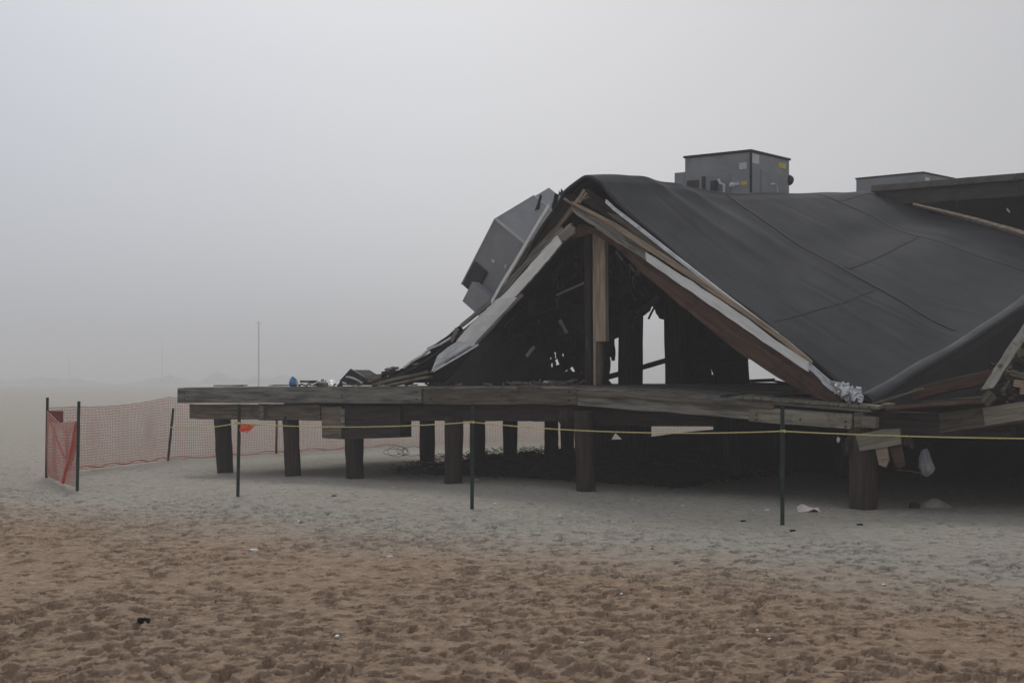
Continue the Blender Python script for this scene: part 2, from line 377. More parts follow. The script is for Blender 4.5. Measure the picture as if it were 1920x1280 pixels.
    rd.color_ramp.elements[0].color = (.32, .293, .248, 1); rd.color_ramp.elements[1].color = (.46, .425, .36, 1); l.new(n2.outputs[0], rd.inputs[0])
    mm = nn.new('ShaderNodeMix'); mm.data_type = 'RGBA'; l.new(mr.outputs[0], mm.inputs[0]); l.new(rw.outputs[0], mm.inputs[6]); l.new(rd.outputs[0], mm.inputs[7])
    n5 = noise(9, 6, .8); r5 = nn.new('ShaderNodeMapRange'); r5.inputs['From Min'].default_value = .52; r5.inputs['From Max'].default_value = .66; r5.inputs['To Min'].default_value = 1.0; r5.inputs['To Max'].default_value = .62
    l.new(n5.outputs[0], r5.inputs[0]); hv = nn.new('ShaderNodeHueSaturation'); l.new(r5.outputs[0], hv.inputs['Value']); l.new(mm.outputs[2], hv.inputs['Color'])
    l.new(hv.outputs[0], b.inputs['Base Color']); b.inputs['Roughness'].default_value = .95; b.inputs['Specular IOR Level'].default_value = .1
    n4 = noise(26, 7, .75); bp = nn.new('ShaderNodeBump'); bp.inputs['Strength'].default_value = 1.0; bp.inputs['Distance'].default_value = .03
    l.new(n4.outputs[0], bp.inputs['Height']); l.new(bp.outputs[0], b.inputs['Normal'])
    me.materials.append(m)
    o = bpy.data.objects.new('sand', me); C.objects.link(o); tag(o, kind='structure')
build_sand()

# far dunes (structure) and utility poles
def dunes():
    for (u0, u1, y, hh, sd) in ((235, 640, 930, 6.6, 3), (-80, 210, 900, 5.6, 9), (640, 1300, 980, 4.2, 5), (1300, 2500, 1000, 3.6, 8)):
        x0, x1 = (u0-960)/F*y, (u1-960)/F*y; nx, ny = 90, 12; V = []; Fc = []; r = random.Random(sd)
        ph = [r.uniform(0, 6) for _ in range(5)]
        for j in range(ny+1):
            for i in range(nx+1):
                f, g_ = i/nx, j/ny; e = min(1, f*6, (1-f)*6)**.7
                h = hh*e*(.55+.18*math.sin(f*9+ph[0])+.13*math.sin(f*23+ph[1])+.1*math.sin(f*51+ph[2]))*math.sin(math.pi*g_)**.8
                V.append((x0+(x1-x0)*f, y-12+30*g_, max(0, h+r.uniform(-.3, .3)*e*math.sin(math.pi*g_))-.05))
        for j in range(ny):
            for i in range(nx): q = j*(nx+1)+i; Fc.append((q, q+1, q+nx+2, q+nx+1))
        o = mesh_obj('dune', V, Fc, 'dune', None, True); tag(o, kind='structure')
    # two taller heaps on the dune line
    for (u, v, hw) in ((408, 697, 36), (478, 706, 28), (318, 702, 26)):
        p = W(u, v, 905); h = p.z; ww = hw/F*905*.8; V = []; Fc = []; n1, n2 = 22, 7
        for j in range(n2+1):
            for i in range(n1):
                an = 2*math.pi*i/n1; q = j/n2; rad = ww*(1-q)**.6*(1+.15*math.sin(an*3+u)+random.uniform(-.12, .12))
                V.append((p.x+rad*math.cos(an), p.y+rad*math.sin(an)*.8, h*q*(1+random.uniform(-.05, .05))))
        for j in range(n2):
            for i in range(n1): Fc.append((j*n1+i, j*n1+(i+1) % n1, (j+1)*n1+(i+1) % n1, (j+1)*n1+i))
        o = mesh_obj('dune', V, Fc, 'dune', None, True); tag(o, kind='structure')
dunes()
for (u, v, y, lb) in ((485, 602, 430, 'tallest and clearest of the far utility poles, above the dune heaps'),
                      (304, 632, 800, 'faint far utility pole left of the tallest one, over the dune edge'),
                      (130, 640, 950, 'faintest far utility pole in the fog at far left')):
    b0 = W(u, HZ, y); b0.z = 0; top = W(u, v, y)
    t = thing('utility_pole', b0, lb, 'utility pole', 'utility poles far off in the fog')
    tube('pole', [b0, b0*.5+top*.5, top], .2, 'pole', t, 8, [.28, .25, .2])
    beam('crossarm', top+Vector((-1.0, 0, -.6)), top+Vector((1.0, 0, -.6)), .14, .14, 'pole', t)

# ------------------------------------------------------------------ boardwalk deck on piles
deck = thing('boardwalk_deck', T(0, 0, 0), 'raised timber boardwalk platform on piles carrying the collapsed building', 'boardwalk')
def px(dv, u, s): return dv/F*P(u, 715, s).y
def face_beam(name, u0, vt0, vb0, u1, vt1, vb1, s, dp, m, parent, **kw):
    """beam whose front face (on plane s) spans the given photo rows"""
    p0 = P(u0, (vt0+vb0)/2, s)+B*dp/2; p1 = P(u1, (vt1+vb1)/2, s)+B*dp/2
    h0 = px(vb0-vt0, u0, s); h1 = px(vb1-vt1, u1, s)
    return beam(name, p0, p1, h0, dp, m, parent, taper_h=h1/h0 if False else None, **kw) if False else beam(name, p0, p1, (h0+h1)/2, dp, m, parent, **kw)
face_beam('edge_beam', 332, 728, 755, 790, 726, 756, 0, .14, 'grey_wood', deck, jit=.008)
face_beam('edge_beam', 793, 726, 757, 1081, 723, 759, .003, .14, 'brown_wood', deck, jit=.008)
face_beam('edge_beam', 1082, 738, 760, 1405, 762, 786, .02, .12, 'grey_wood', deck, jit=.006)
face_beam('edge_beam', 1080, 730, 741, 1450, 757, 766, -.03, .17, 'brown_wood', deck, jit=.006)
face_beam('edge_beam', 1404, 764, 788, 1597, 774, 806, 0, .12, 'pale_wood', deck, jit=.004)['label'] = 'newer pale timber at the broken end of the platform edge'
# decking boards (run along the front)
def decking():
    V = []; Fc = []
    def board(pts, th):
        b0 = len(V)
        for p in pts: V.append(p)
        for p in pts: V.append(p-UP*th)
        Fc.extend([(b0, b0+1, b0+2, b0+3), (b0+7, b0+6, b0+5, b0+4), (b0, b0+4, b0+5, b0+1), (b0+1, b0+5, b0+6, b0+2), (b0+2, b0+6, b0+7, b0+3), (b0+3, b0+7, b0+4, b0)])
    def zleft(t): return EYE-(727.3-3.6*(t+8.86)/8.86-HZ)/F*(21-.572*t)
    s = .0
    while s < 6.4:                                            # level left half
        w_ = .14; t0 = -8.86-(random.uniform(-.02, .12) if s < .3 else random.uniform(0, .5)); 
        segs = [t0]+sorted(random.uniform(-8, -.5) for _ in range(2))+[0]
        for a, b in zip(segs, segs[1:]):
            j = random.uniform(-.006, .006)
            z0, z1 = zleft(a)+j+.012*min(s, 1), zleft(b)+j+.012*min(s, 1)
            board([T(a+.004, s, z0), T(b-.004, s, z1), T(b-.004, s+w_-.008, z1), T(a+.004, s+w_-.008, z0)], .04)
        s += w_
    s = 0.0                                                   # broken right half sags to the right and front
    bz = lambda t, s_: None
    def zright(t, s_):
        f = t/4.6; zf = 1.575*(1-f)+1.285*f; zb = 1.63*(1-f)+1.56*f; g_ = min(1, s_/5.5)
        return zf*(1-g_)+zb*g_
    while s < 6.4:
        w_ = .14; te = 4.62+(-.0 if s < .9 else random.uniform(-.5, .3))
        cuts = [0]+sorted(random.uniform(.6, 3.9) for _ in range(2))+[te]
        for a, b in zip(cuts, cuts[1:]):
            j = random.uniform(-.008, .008)
            board([T(a+.005, s, zright(a, s)+j), T(b-.005, s, zright(b, s)+j), T(b-.005, s+w_-.008, zright(b, s+w_)+j), T(a+.005, s+w_-.008, zright(a, s+w_)+j)], .04)
        s += w_
    o = mesh_obj('decking', [v-O for v in V], Fc, 'grey_wood', None)
    # local frame along the boards so that the grain follows them
    me = o.data; bpy.data.objects.remove(o)
    rot = Matrix((A.normalized(), B.normalized(), UP)).transposed().to_4x4(); me.transform(rot.inverted())
    mw = rot.copy(); mw.translation = O
    link('decking', me, None, deck, mw)
    return zright
zright = decking()
# short pale cross boards at the broken end
def cross_boards():
    V = []; Fc = []; t = 2.65; i = 0
    while t < 4.72:
        w_ = .14; z = zright(t, 0)+.045+random.uniform(-.003, .003); b0 = len(V); e = .55+.1*random.random()
        z2 = zright(t, .7)+.045
        for p in (T(t, -.05, z), T(t+w_-.01, -.05, z-.008), T(t+w_-.01, e, z2-.005), T(t, e, z2)): V.append(p)
        for q in range(4): V.append(V[b0+q]-UP*.038)
        Fc.extend([(b0, b0+1, b0+2, b0+3), (b0+7, b0+6, b0+5, b0+4), (b0, b0+4, b0+5, b0+1), (b0+1, b0+5, b0+6, b0+2), (b0+2, b0+6, b0+7, b0+3), (b0+3, b0+7, b0+4, b0)])
        t += w_
    o = mesh_obj('cross_boards', V, Fc, 'pale_wood', deck, False, T(3.5, 0, 1.3)); o['label'] = 'short pale boards across the broken end of the platform'
cross_boards()
# stringers and joists
face_beam('stringer', 355, 758, 785, 600, 758, 787, .18, .2, 'brown_wood', deck)
for (u0, u1, s_, vt, vb) in ((485, 760, .5, 757, 788), (748, 1080, .22, 759, 789), (1060, 1340, .3, 762, 798)):
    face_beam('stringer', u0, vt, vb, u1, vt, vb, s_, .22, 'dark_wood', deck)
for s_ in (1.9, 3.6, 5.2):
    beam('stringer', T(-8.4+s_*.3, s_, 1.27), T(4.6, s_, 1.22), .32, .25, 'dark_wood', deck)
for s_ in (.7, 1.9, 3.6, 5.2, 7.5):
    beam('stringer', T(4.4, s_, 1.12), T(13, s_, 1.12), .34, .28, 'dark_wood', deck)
for i in range(16):
    t = -8.3+i*.82
    beam('joist', T(t, .2, 1.39), T(t, 6.3, 1.41), .14, .09, 'dark_wood', deck)
# upright blocks behind the front beam
face_beam('joist', 484, 757, 787, 494, 757, 787, .1, .3, 'grey_wood', deck, bevel=.003)
slab('cap_beam', [P(602, 762, .12), P(750, 762, .12), P(750, 820, .12), P(640, 823, .12), P(604, 820, .12)], .3, 'dark_wood', deck)
slab('plank', [P(602, 762, .1), P(640, 762, .1), P(640, 823, .1), P(604, 821, .1)], .015, 'brown_wood', deck)
slab('plank', [P(638, 766, .085), P(646, 766, .085), P(646, 800, .085), P(639, 800, .085)], .012, 'grey_wood', deck)
def pile(u, vb, vt, s_, wpx, lean=0, m='pile_wood', label=None):
    yb = P(u, 715, s_).y; gb = T(TZ(u, 715, s_)[0], s_, 0)
    rad = wpx/2/F*yb
    z1 = EYE-(vt-HZ)/F*yb
    top = gb+A*(-lean)+UP*z1; r = random.Random(u)
    n = 14; V = []; Fc = []; m_ = 12
    for j in range(m_+1):
        f = j/m_; c = (gb-UP*.3)*(1-f)+top*f
        for i in range(n):
            an = 2*math.pi*i/n; q = rad*(1-.10*(1-f)*0+.06*f)*(1+.05*math.sin(an*5+u)+.03*math.sin(f*9+an*2+u)+r.uniform(-.02, .02))
            V.append(c+Vector((math.cos(an)*q, math.sin(an)*q, 0)))
    for j in range(m_):
        for i in range(n): Fc.append((j*n+i, j*n+(i+1) % n, (j+1)*n+(i+1) % n, (j+1)*n+i))
    Fc.append(tuple(m_*n+i for i in range(n))); Fc.append(tuple(range(n))[::-1])
    o = mesh_obj('pile', V, Fc, m, deck, True, gb)
    if label: o['label'] = label
    return o
for a in ((424, 887, 780, .35, 30, .10), (551, 890, 780, .32, 29, .08), (666, 893, 815, .28, 33, .03), (849, 902, 780, .18, 33, -.02),
          (1100, 918, 770, .12, 35, .06), (1620, 946, 800, .15, 50, .02)): pile(*a)
for a in ((801, 0, 780, 5.0, 28), (895, 0, 775, 4.6, 28), (956, 0, 775, 4.4, 26), (1034, 0, 775, 4.0, 25), (1063, 0, 770, 3.2, 24), (1116, 0, 775, 3.0, 34),
          (1196, 0, 775, 4.2, 30), (1375, 0, 775, 4.2, 38), (1470, 0, 780, 5.5, 36), (1580, 0, 780, 5.5, 36), (1730, 0, 780, 5.5, 36)): pile(*a)
tube('log_end', [P(1063, 781, .05), P(1063, 781, .05)+B*.5, P(1063, 781, .05)+B*1.2], .17, 'pile_wood', deck, 12)
beam('cap_beam', P(1595, 790, .3)+A*0, P(1900, 800, .4), .30, .25, 'dark_wood', deck)

# added dark sheet standing in for the deep shade beneath the building
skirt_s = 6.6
so_ = slab('shade_backing', [P(1078, 765, skirt_s), P(2300, 735, skirt_s), P(2300, 905, skirt_s), P(1078, 880, skirt_s)], .12, 'dark_int', deck,
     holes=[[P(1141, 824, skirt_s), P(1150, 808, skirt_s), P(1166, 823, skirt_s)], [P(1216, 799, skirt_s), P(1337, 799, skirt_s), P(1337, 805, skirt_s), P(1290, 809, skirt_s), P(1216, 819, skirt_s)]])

# brush tangled under the deck
def brush():
    r = random.Random(5); V = []; Fc = []
    def stick(p, q, w_):
        b0 = len(V); dx = (q-p).normalized(); y = UP.cross(dx)
        if y.length < .1: y = A.copy()
        y = y.normalized()*w_; z = dx.cross(y).normalized()*w_
        for c in (p, q):
            for e in (y, z-y*.5, -z-y*.5): V.append(c+e)
        Fc.extend([(b0, b0+1, b0+4, b0+3), (b0+1, b0+2, b0+5, b0+4), (b0+2, b0, b0+3, b0+5), (b0+2, b0+1, b0), (b0+3, b0+4, b0+5)])
    # solid lumpy core
    n1, n2 = 70, 16; base = len(V)
    for j in range(n2+1):
        for i in range(n1+1):
            f, g_ = i/n1, j/n2; t = -4.7+f*5.6; s_ = 1.6+g_*3.6
            e = min(1, f*5, (1-f)*4)*math.sin(math.pi*min(1, g_*1.02))**.6
            z = (.36+.08*math.sin(f*17)+.06*math.sin(f*41+g_*7)+r.uniform(-.05, .05))*e
            V.append(T(t, s_, z-.03))
    for j in range(n2):
        for i in range(n1): q = base+j*(n1+1)+i; Fc.append((q, q+1, q+n1+2, q+n1+1))
    for i in range(6000):
        f = r.random(); t = -5.0+f*6.0; s_ = 1.3+r.random()*3.8; z = r.uniform(0, .40)*min(1, .15+f*4)*min(1, (1-f)*5)
        p = T(t, s_, z); an = r.uniform(0, 6.28); ln = r.uniform(.05, .2)
        stick(p, p+Vector((math.cos(an)*ln, math.sin(an)*ln, r.uniform(-.05, .09))), r.uniform(.002, .006))
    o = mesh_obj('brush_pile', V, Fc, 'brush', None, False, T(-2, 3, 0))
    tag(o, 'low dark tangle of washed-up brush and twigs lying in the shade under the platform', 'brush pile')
brush()
# a hooped wire roll at its left end
wt = thing('wire_coil', G(735, 868)+B*0, 'thin bent wire loops at the left end of the brush tangle', 'wire')
wc = P(758, 846, 3.2)
for i in range(6):
    c = wc+A*random.uniform(-.22, .22)+B*random.uniform(-.3, .3); rad = random.uniform(.05, .11); tl = random.uniform(-.6, .6)
    tube('loop', [c+A*math.cos(a)*rad*1.5+UP*math.sin(a)*rad+B*math.cos(a)*tl*.3 for a in np.linspace(0, 2*math.pi, 20)], .004, 'dark_wood', wt, 5)

# ------------------------------------------------------------------ collapsed building
bld = thing('collapsed_building', T(0, 1, 1.55), 'collapsed building with buckled black roof folded to a peak on the platform', 'building')
front = [(712, 714), (770, 688), (850, 636), (925, 566), (975, 492), (1010, 430), (1044, 376), (1066, 350), (1096, 334), (1121, 345), (1146, 370), (1222, 437), (1300, 500), (1400, 577), (1460, 624), (1540, 690), (1600, 735), (1636, 750)]
S0, S1 = .25, 11.3
fr_ = [TZ(u, v, S0) for u, v in front]
bk_ = [(-6.5, 4.9), (-6, 5.1), (-5, 5.5), (-4, 5.6), (-3, 5.68), (-2.2, 5.72), (-1.5, 5.75), (-.9, 5.77), (-.3, 5.78), (.1, 5.78), (.4, 5.75), (1.1, 5.5), (1.7, 5.2), (2.6, 5.0), (3.3, 4.78), (4.0, 4.58), (4.6, 4.4), (5.1, 4.25)]
WR = [(random.uniform(.6, 10.5), random.uniform(-3, 5), *(lambda a: (a, a+random.uniform(.08, .25)))(random.uniform(.5, .85)), random.uniform(.006, .017)*random.choice((-1, 1, 1))) for _ in range(26)]
def cat(p, f):                                       # Catmull-Rom through list p at 0..1
    x = f*(len(p)-1); i = min(int(x), len(p)-2); u = x-i
    g_ = lambda k: p[max(0, min(len(p)-1, k))]
    a, b, c, e = g_(i-1), g_(i), g_(i+1), g_(i+2)
    return tuple(.5*((2*b[k])+(-a[k]+c[k])*u+(2*a[k]-5*b[k]+4*c[k]-e[k])*u*u+(-a[k]+3*b[k]-3*c[k]+e[k])*u**3) for k in range(2))
def roofp(f, s_):
    q = (s_-S0)/(S1-S0); a = cat(fr_, f); b = cat(bk_, f)
    t = a[0]*(1-q)+b[0]*q; z = a[1]*(1-q)+b[1]*q
    sag = math.sin(math.pi*min(1, max(0, q)))
    if f > .5:
        z -= .16*sag*math.sin(math.pi*(f-.5)*2*.9)**.5 if f < .99 else 0
    z -= .10*sag
    z += .13*math.exp(-((s_-1.9)/1.5)**2)*math.exp(-((f-.50)/.10)**2)
    z += .022*math.sin(t*2.1+s_*.7)*math.sin(s_*1.3+1)+.010*math.sin(t*5+s_*2.2)
    # wrinkles pulling away from the ridge near the front
    if .44 < f < .72:
        z += .05*math.exp(-((s_-2.0-4*(f-.5))/.25)**2)*math.sin(math.pi*(f-.44)/.28)+.04*math.exp(-((s_-3.1-5*(f-.5))/.3)**2)*math.sin(math.pi*(f-.44)/.28)
    for (sw, dw, fa, fb, am) in WR:
        if fa < f < fb: z += am*math.exp(-((s_-sw-dw*(f-fa))/.10)**2)*math.sin(math.pi*(f-fa)/(fb-fa))
    return T(t, s_, z)
def surface(name, fn, nu, nv, m, parent, thick=.03, origin=None, smooth=True):
    V = []; Fc = []
    for side in (0, 1):
        for j in range(nv+1):
            for i in range(nu+1): V.append(fn(i/nu, j/nv)-UP*thick*side)
    n1 = (nu+1)*(nv+1)
    for j in range(nv):
        for i in range(nu):
            q = j*(nu+1)+i; Fc.append((q, q+1, q+nu+2, q+nu+1)); Fc.append((n1+q, n1+q+nu+1, n1+q+nu+2, n1+q+1))
    rim = list(range(nu+1))+[j*(nu+1)+nu for j in range(1, nv+1)]+[nv*(nu+1)+i for i in range(nu-1, -1, -1)]+[j*(nu+1) for j in range(nv-1, 0, -1)]
    for q in range(len(rim)): x, y = rim[q], rim[(q+1) % len(rim)]; Fc.append((x, y, n1+y, n1+x))
    o = mesh_obj(name, V, Fc, m, parent, smooth, origin or V[0].copy())
    return o
roof = surface('roof', lambda f, g_: roofp(f, S0+(S1-S0)*g_+.03*math.sin(f*60)*(g_ == 0)), 220, 170, 'roof', bld, .05, T(0, 1, 4))
# dark roof boards under the membrane (the roof's structure seen from inside)
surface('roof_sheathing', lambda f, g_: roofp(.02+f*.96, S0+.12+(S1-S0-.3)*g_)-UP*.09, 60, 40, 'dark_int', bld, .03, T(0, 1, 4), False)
# seam laps
def strip(name, f0, s0, f1, s1, wd, m, parent, lift=.006):
    n = 60; V = []; Fc = []
    for i in range(n+1):
        q = i/n; f, s_ = f0+(f1-f0)*q, s0+(s1-s0)*q
        p = roofp(f, s_)
        if abs(s1-s0) < abs(f1-f0)*10: c = roofp(f, s_+wd)
        else: c = roofp(f+wd/9, s_)
        V += [p+UP*.002, p+UP*lift, c+UP*lift, c+UP*.002]
    for i in range(n):
        a = i*4; b = a+4
        for k in range(3): Fc.append((a+k, a+k+1, b+k+1, b+k))
    return mesh_obj(name, V, Fc, m, parent, False, V[0].copy())
strip('seam', .515, 4.9, .93, 4.55, .07, 'unit_dark', roof, .016)
strip('seam', .515, 9.1, .95, 8.8, .05, 'roof', roof, .008)
strip('seam', .74, 4.95, .735, 8.9, .05, 'roof', roof, .009)
strip('seam', .60, 9.15, .595, 11.2, .04, 'roof', roof, .008)
strip('seam', .80, .5, .795, 4.6, .03, 'roof', roof, .007)
# low eave band folded along the right edge, then underlay hanging from it
def eave(f, g_):
    s_ = S0+(S1-S0)*g_; p = roofp(1, s_); q = roofp(.955, s_)
    return q*(1-f)+p*f+UP*(.012+.03*math.sin(math.pi*f))
surface('eave_band', eave, 6, 70, 'roof', bld, .012, T(4, 1, 2))
def drape(f, g_):
    s_ = S0+(S1-S0)*g_; p = roofp(1, s_); k = .25+.85*math.sin(min(1, g_*1.6+.05)*math.pi*.5)
    return p-UP*(f*k*1.5+.04)+A*(.20*f*math.sin(g_*9)+.35*f)-B*.05*f
surface('hanging_underlay', drape, 10, 50, 'fabric', bld, .02, T(4, 1, 2))
# membrane rolled over the peak (front lip)
# light metal edge trim
def trim(name, uv, s_, h, dp, m, parent, off=0):
    pts = [P(u, v, s_) for u, v in uv]
    V = []; Fc = []
    for p in pts:
        V += [p+UP*h/2, p+UP*h/2+B*dp, p-UP*h/2+B*dp, p-UP*h/2]
    for i in range(len(pts)-1):
        a = i*4; b = a+4
        for k in range(4): Fc.append((a+k, a+(k+1) % 4, b+(k+1) % 4, b+k))
    Fc.append((3, 2, 1, 0)); e = (len(pts)-1)*4; Fc.append((e, e+1, e+2, e+3))
    return mesh_obj(name, V, Fc, m, parent, False, pts[0].copy())
trim('roof_edge_trim', [(1135, 377), (1150, 391), (1180, 414), (1222, 447), (1260, 477), (1300, 508), (1350, 547), (1400, 585), (1440, 615), (1458, 628)], .16, .055, .05, 'white_metal', bld)
trim('roof_edge_trim', [(1457, 629), (1480, 650), (1500, 668), (1530, 694), (1556, 716), (1580, 733)], .15, .035, .05, 'white_metal', bld)
trim('roof_edge_trim', [(1029, 385), (1012, 412), (992, 446), (965, 492), (940, 532), (921, 567)], .10, .085, .04, 'white_paint', bld)
trim('roof_edge_trim', [(846, 632), (825, 645), (805, 653), (790, 666), (770, 678), (756, 689)], .14, .035, .05, 'white_metal', bld)
# --- right rafter assembly
def board4(name, uv, s_, thick, m, parent, label=None):
    o = slab(name, [P(u, v, s_) for u, v in uv], thick, m, parent)
    if label: o['label'] = label
    return o
def subdiv_board(name, uvt, uvb, s_, thick, m, parent, n=18, jit=.006, ragged=0, label=None):
    """board in plane s bounded by an upper and a lower polyline of photo points; grain along it"""
    def samp(pl, f):
        L_ = [0]
        for a, b in zip(pl, pl[1:]): L_.append(L_[-1]+math.hypot(b[0]-a[0], b[1]-a[1]))
        x = f*L_[-1]
        for i in range(len(pl)-1):
            if x <= L_[i+1]+1e-6: q = (x-L_[i])/(L_[i+1]-L_[i]); return (pl[i][0]*(1-q)+pl[i+1][0]*q, pl[i][1]*(1-q)+pl[i+1][1]*q)
    p0 = P(*samp(uvt, 0), s_); p1 = P(*samp(uvt, 1), s_)
    x, y, z = frame(p1-p0); fr = Matrix((x, y, z)).transposed().to_4x4(); fr.translation = p0; inv = fr.inverted()
    V = []; Fc = []; k = 4
    for i in range(n+1):
        f = i/n
        a = P(*samp(uvt, f), s_); b = P(*samp(uvb, f), s_)
        for j in range(k+1):
            g_ = j/k; e = Vector()
            if i in (0, n) and ragged: e = x*random.uniform(-ragged, ragged)
            V.append(a*(1-g_)+b*g_+e+B*random.uniform(-jit, jit)*.5+z*(random.uniform(-jit, jit) if j in (0, k) else 0))
    nn_ = len(V); V += [v+B*thick for v in V]
    for i in range(n):
        for j in range(k):
            q = i*(k+1)+j; Fc.append((q, q+1, q+k+2, q+k+1)); Fc.append((nn_+q, nn_+q+k+1, nn_+q+k+2, nn_+q+1))
    rim = [i*(k+1) for i in range(n+1)]+[n*(k+1)+j for j in range(1, k+1)]+[i*(k+1)+k for i in range(n-1, -1, -1)]+[j for j in range(k-1, 0, -1)]
    for q in range(len(rim)): a, b = rim[q], rim[(q+1) % len(rim)]; Fc.append((a, b, nn_+b, nn_+a))
    me = bpy.data.meshes.new(name); me.from_pydata([tuple(inv @ v) for v in V], [], Fc); me.update()
    bm = bmesh.new(); bm.from_mesh(me); bmesh.ops.recalc_face_normals(bm, faces=bm.faces); bm.to_mesh(me); bm.free()
    o = link(name, me, m, parent, fr)
    if label: o['label'] = label
    return o
# dark soffit band between membrane edge and rafters (right)
subdiv_board('soffit_board', [(1100, 352), (1134, 378), (1300, 504), (1460, 628), (1520, 678)], [(1092, 378), (1210, 452), (1330, 530), (1450, 620), (1515, 690)], .34, .05, 'dark_wood', bld)
subdiv_board('rafter', [(1140, 400), (1160, 402), (1300, 512), (1420, 604), (1500, 664)], [(1146, 408), (1175, 428), (1290, 512), (1410, 608), (1494, 672)], .27, .05, 'brown_wood', bld, ragged=.03)
subdiv_board('rafter', [(1072, 377), (1150, 416), (1220, 462), (1300, 514), (1400, 582), (1470, 634), (1520, 676)], [(1076, 384), (1150, 426), (1220, 474), (1300, 526), (1400, 593), (1466, 640), (1516, 684)], .10, .06, 'tan_wood', bld, ragged=.03, label='fresh tan timber edge above the white fascia on the right slope')
subdiv_board('rafter', [(1070, 380), (1150, 425), (1215, 470)], [(1075, 393), (1150, 440), (1212, 484)], .15, .05, 'grey_wood', bld, ragged=.04)
subdiv_board('rafter', [(1074, 392), (1110, 414), (1160, 446), (1213, 478)], [(1077, 400), (1112, 423), (1158, 455), (1211, 488)], .08, .05, 'grey_wood', bld, ragged=.06, label='splintered weathered board end at the peak')
subdiv_board('fascia_board', [(1210, 473), (1300, 530), (1400, 597), (1460, 643), (1517, 680)], [(1212, 490), (1300, 550), (1400, 619), (1455, 657), (1514, 697)], .06, .03, 'white_paint', bld, ragged=.01, label='long dirty white fascia board on the right slope')
subdiv_board('fascia_board', [(1512, 681), (1530, 697), (1550, 714), (1572, 727)], [(1514, 689), (1532, 706), (1548, 724), (1573, 742)], .05, .02, 'white_metal', bld)
subdiv_board('red_rafter', [(1150, 440), (1212, 488), (1300, 548), (1400, 617), (1455, 655), (1520, 698), (1590, 748)], [(1150, 458), (1205, 512), (1300, 592), (1385, 660), (1450, 702), (1500, 732), (1560, 756)], .12, .16, 'red_wood', bld, label='thick red-brown rafter under the right fascia')
subdiv_board('rafter', [(1085, 420), (1120, 428), (1160, 452)], [(1070, 448), (1110, 436), (1150, 462)], .2, .08, 'red_wood', bld)
# small splinters at the peak
for (a, b, h) in (((1058, 372), (1076, 385), .03), ((1079, 382), (1096, 356), .045), ((1088, 375), (1104, 369), .02), ((1086, 380), (1100, 362), .03)):
    beam('splinter', P(*a, .12), P(*b, .12), h, .03, 'tan_wood', bld, bevel=0)
# --- left rafter assembly
subdiv_board('soffit_board', [(1066, 360), (1044, 382), (1012, 432), (975, 494), (925, 568)], [(1092, 376), (1074, 394), (1040, 436), (990, 510), (935, 574)], .34, .05, 'dark_wood', bld)
subdiv_board('rafter', [(1072, 384), (1041, 424), (1000, 468), (965, 515), (932, 560)], [(1076, 392), (1046, 430), (1006, 474), (970, 522), (938, 566)], .16, .05, 'brown_wood', bld)
subdiv_board('rafter', [(1052, 425), (1020, 452), (980, 494), (940, 540), (905, 572), (862, 608)], [(1058, 432), (1026, 460), (985, 502), (945, 548), (908, 580), (864, 613)], .12, .05, 'grey_wood', bld)
subdiv_board('rafter', [(1071, 417), (1044, 441)], [(1078, 434), (1053, 456)], .1, .06, 'grey_wood', bld, n=8, ragged=.05)
subdiv_board('fascia_board', [(1044, 441), (1010, 478), (975, 518), (940, 556), (932, 562)], [(1053, 456), (1020, 496), (990, 530), (966, 556), (955, 562)], .06, .03, 'white_paint', bld, label='upper white fascia board on the left slope')
subdiv_board('fascia_board', [(934, 559), (905, 585), (875, 615), (855, 640)], [(978, 556), (948, 588), (915, 622), (888, 646)], .045, .03, 'white_paint', bld, ragged=.015, label='lower white fascia board on the left slope')
subdiv_board('fascia_board', [(856, 640), (838, 652), (820, 667)], [(892, 645), (845, 672), (808, 697)], .02, .02, 'white_metal', bld, label='bent white metal flashing at the foot of the left slope')
trim('flashing_rib', [(896, 646), (860, 668), (812, 696)], .0, .03, .02, 'white_metal', bld)
trim('flashing_rib', [(882, 648), (850, 666), (815, 687)], .005, .015, .02, 'unit_light', bld)
beam('batten', P(980, 553, .04), P(893, 644, .04), .045, .05, 'grey_wood', bld, bevel=.003)
beam('batten', P(1060, 452, .12), P(975, 552, .12), .05, .05, 'dark_wood', bld, bevel=.003)
beam('batten', P(858, 616, .1), P(846, 640, .1), .07, .04, 'pale_wood', bld, bevel=.003)
# torn dark sheets at the foot of the left slope
for (q, sd) in ((((757, 690), (850, 634), (905, 572), (820, 668)), 1), (((726, 706), (765, 686), (830, 668), (800, 700)), 2), (((800, 655), (862, 612), (856, 640), (815, 675)), 3)):
    a, b, c, e = [P(u, v, .22) for u, v in q]
    sheet('torn_sheet', (a, b, c+B*.5, e+B*.3), 'fabric', bld, 10, 5, .02, .008, sd)
sheet('torn_sheet', (P(700, 719, .3), P(770, 690, .3), P(850, 690, 1.6), P(760, 719, 1.4)), 'dark_int', bld, 12, 6, .03, .02, 7)
slab('side_sheet', [P(712, 716, .5), P(768, 691, .5), P(850, 640, .5), P(925, 570, .5), P(1000, 480, .5), P(1020, 490, .5), P(900, 640, .5), P(830, 718, .5)], .05, 'dark_int', bld)

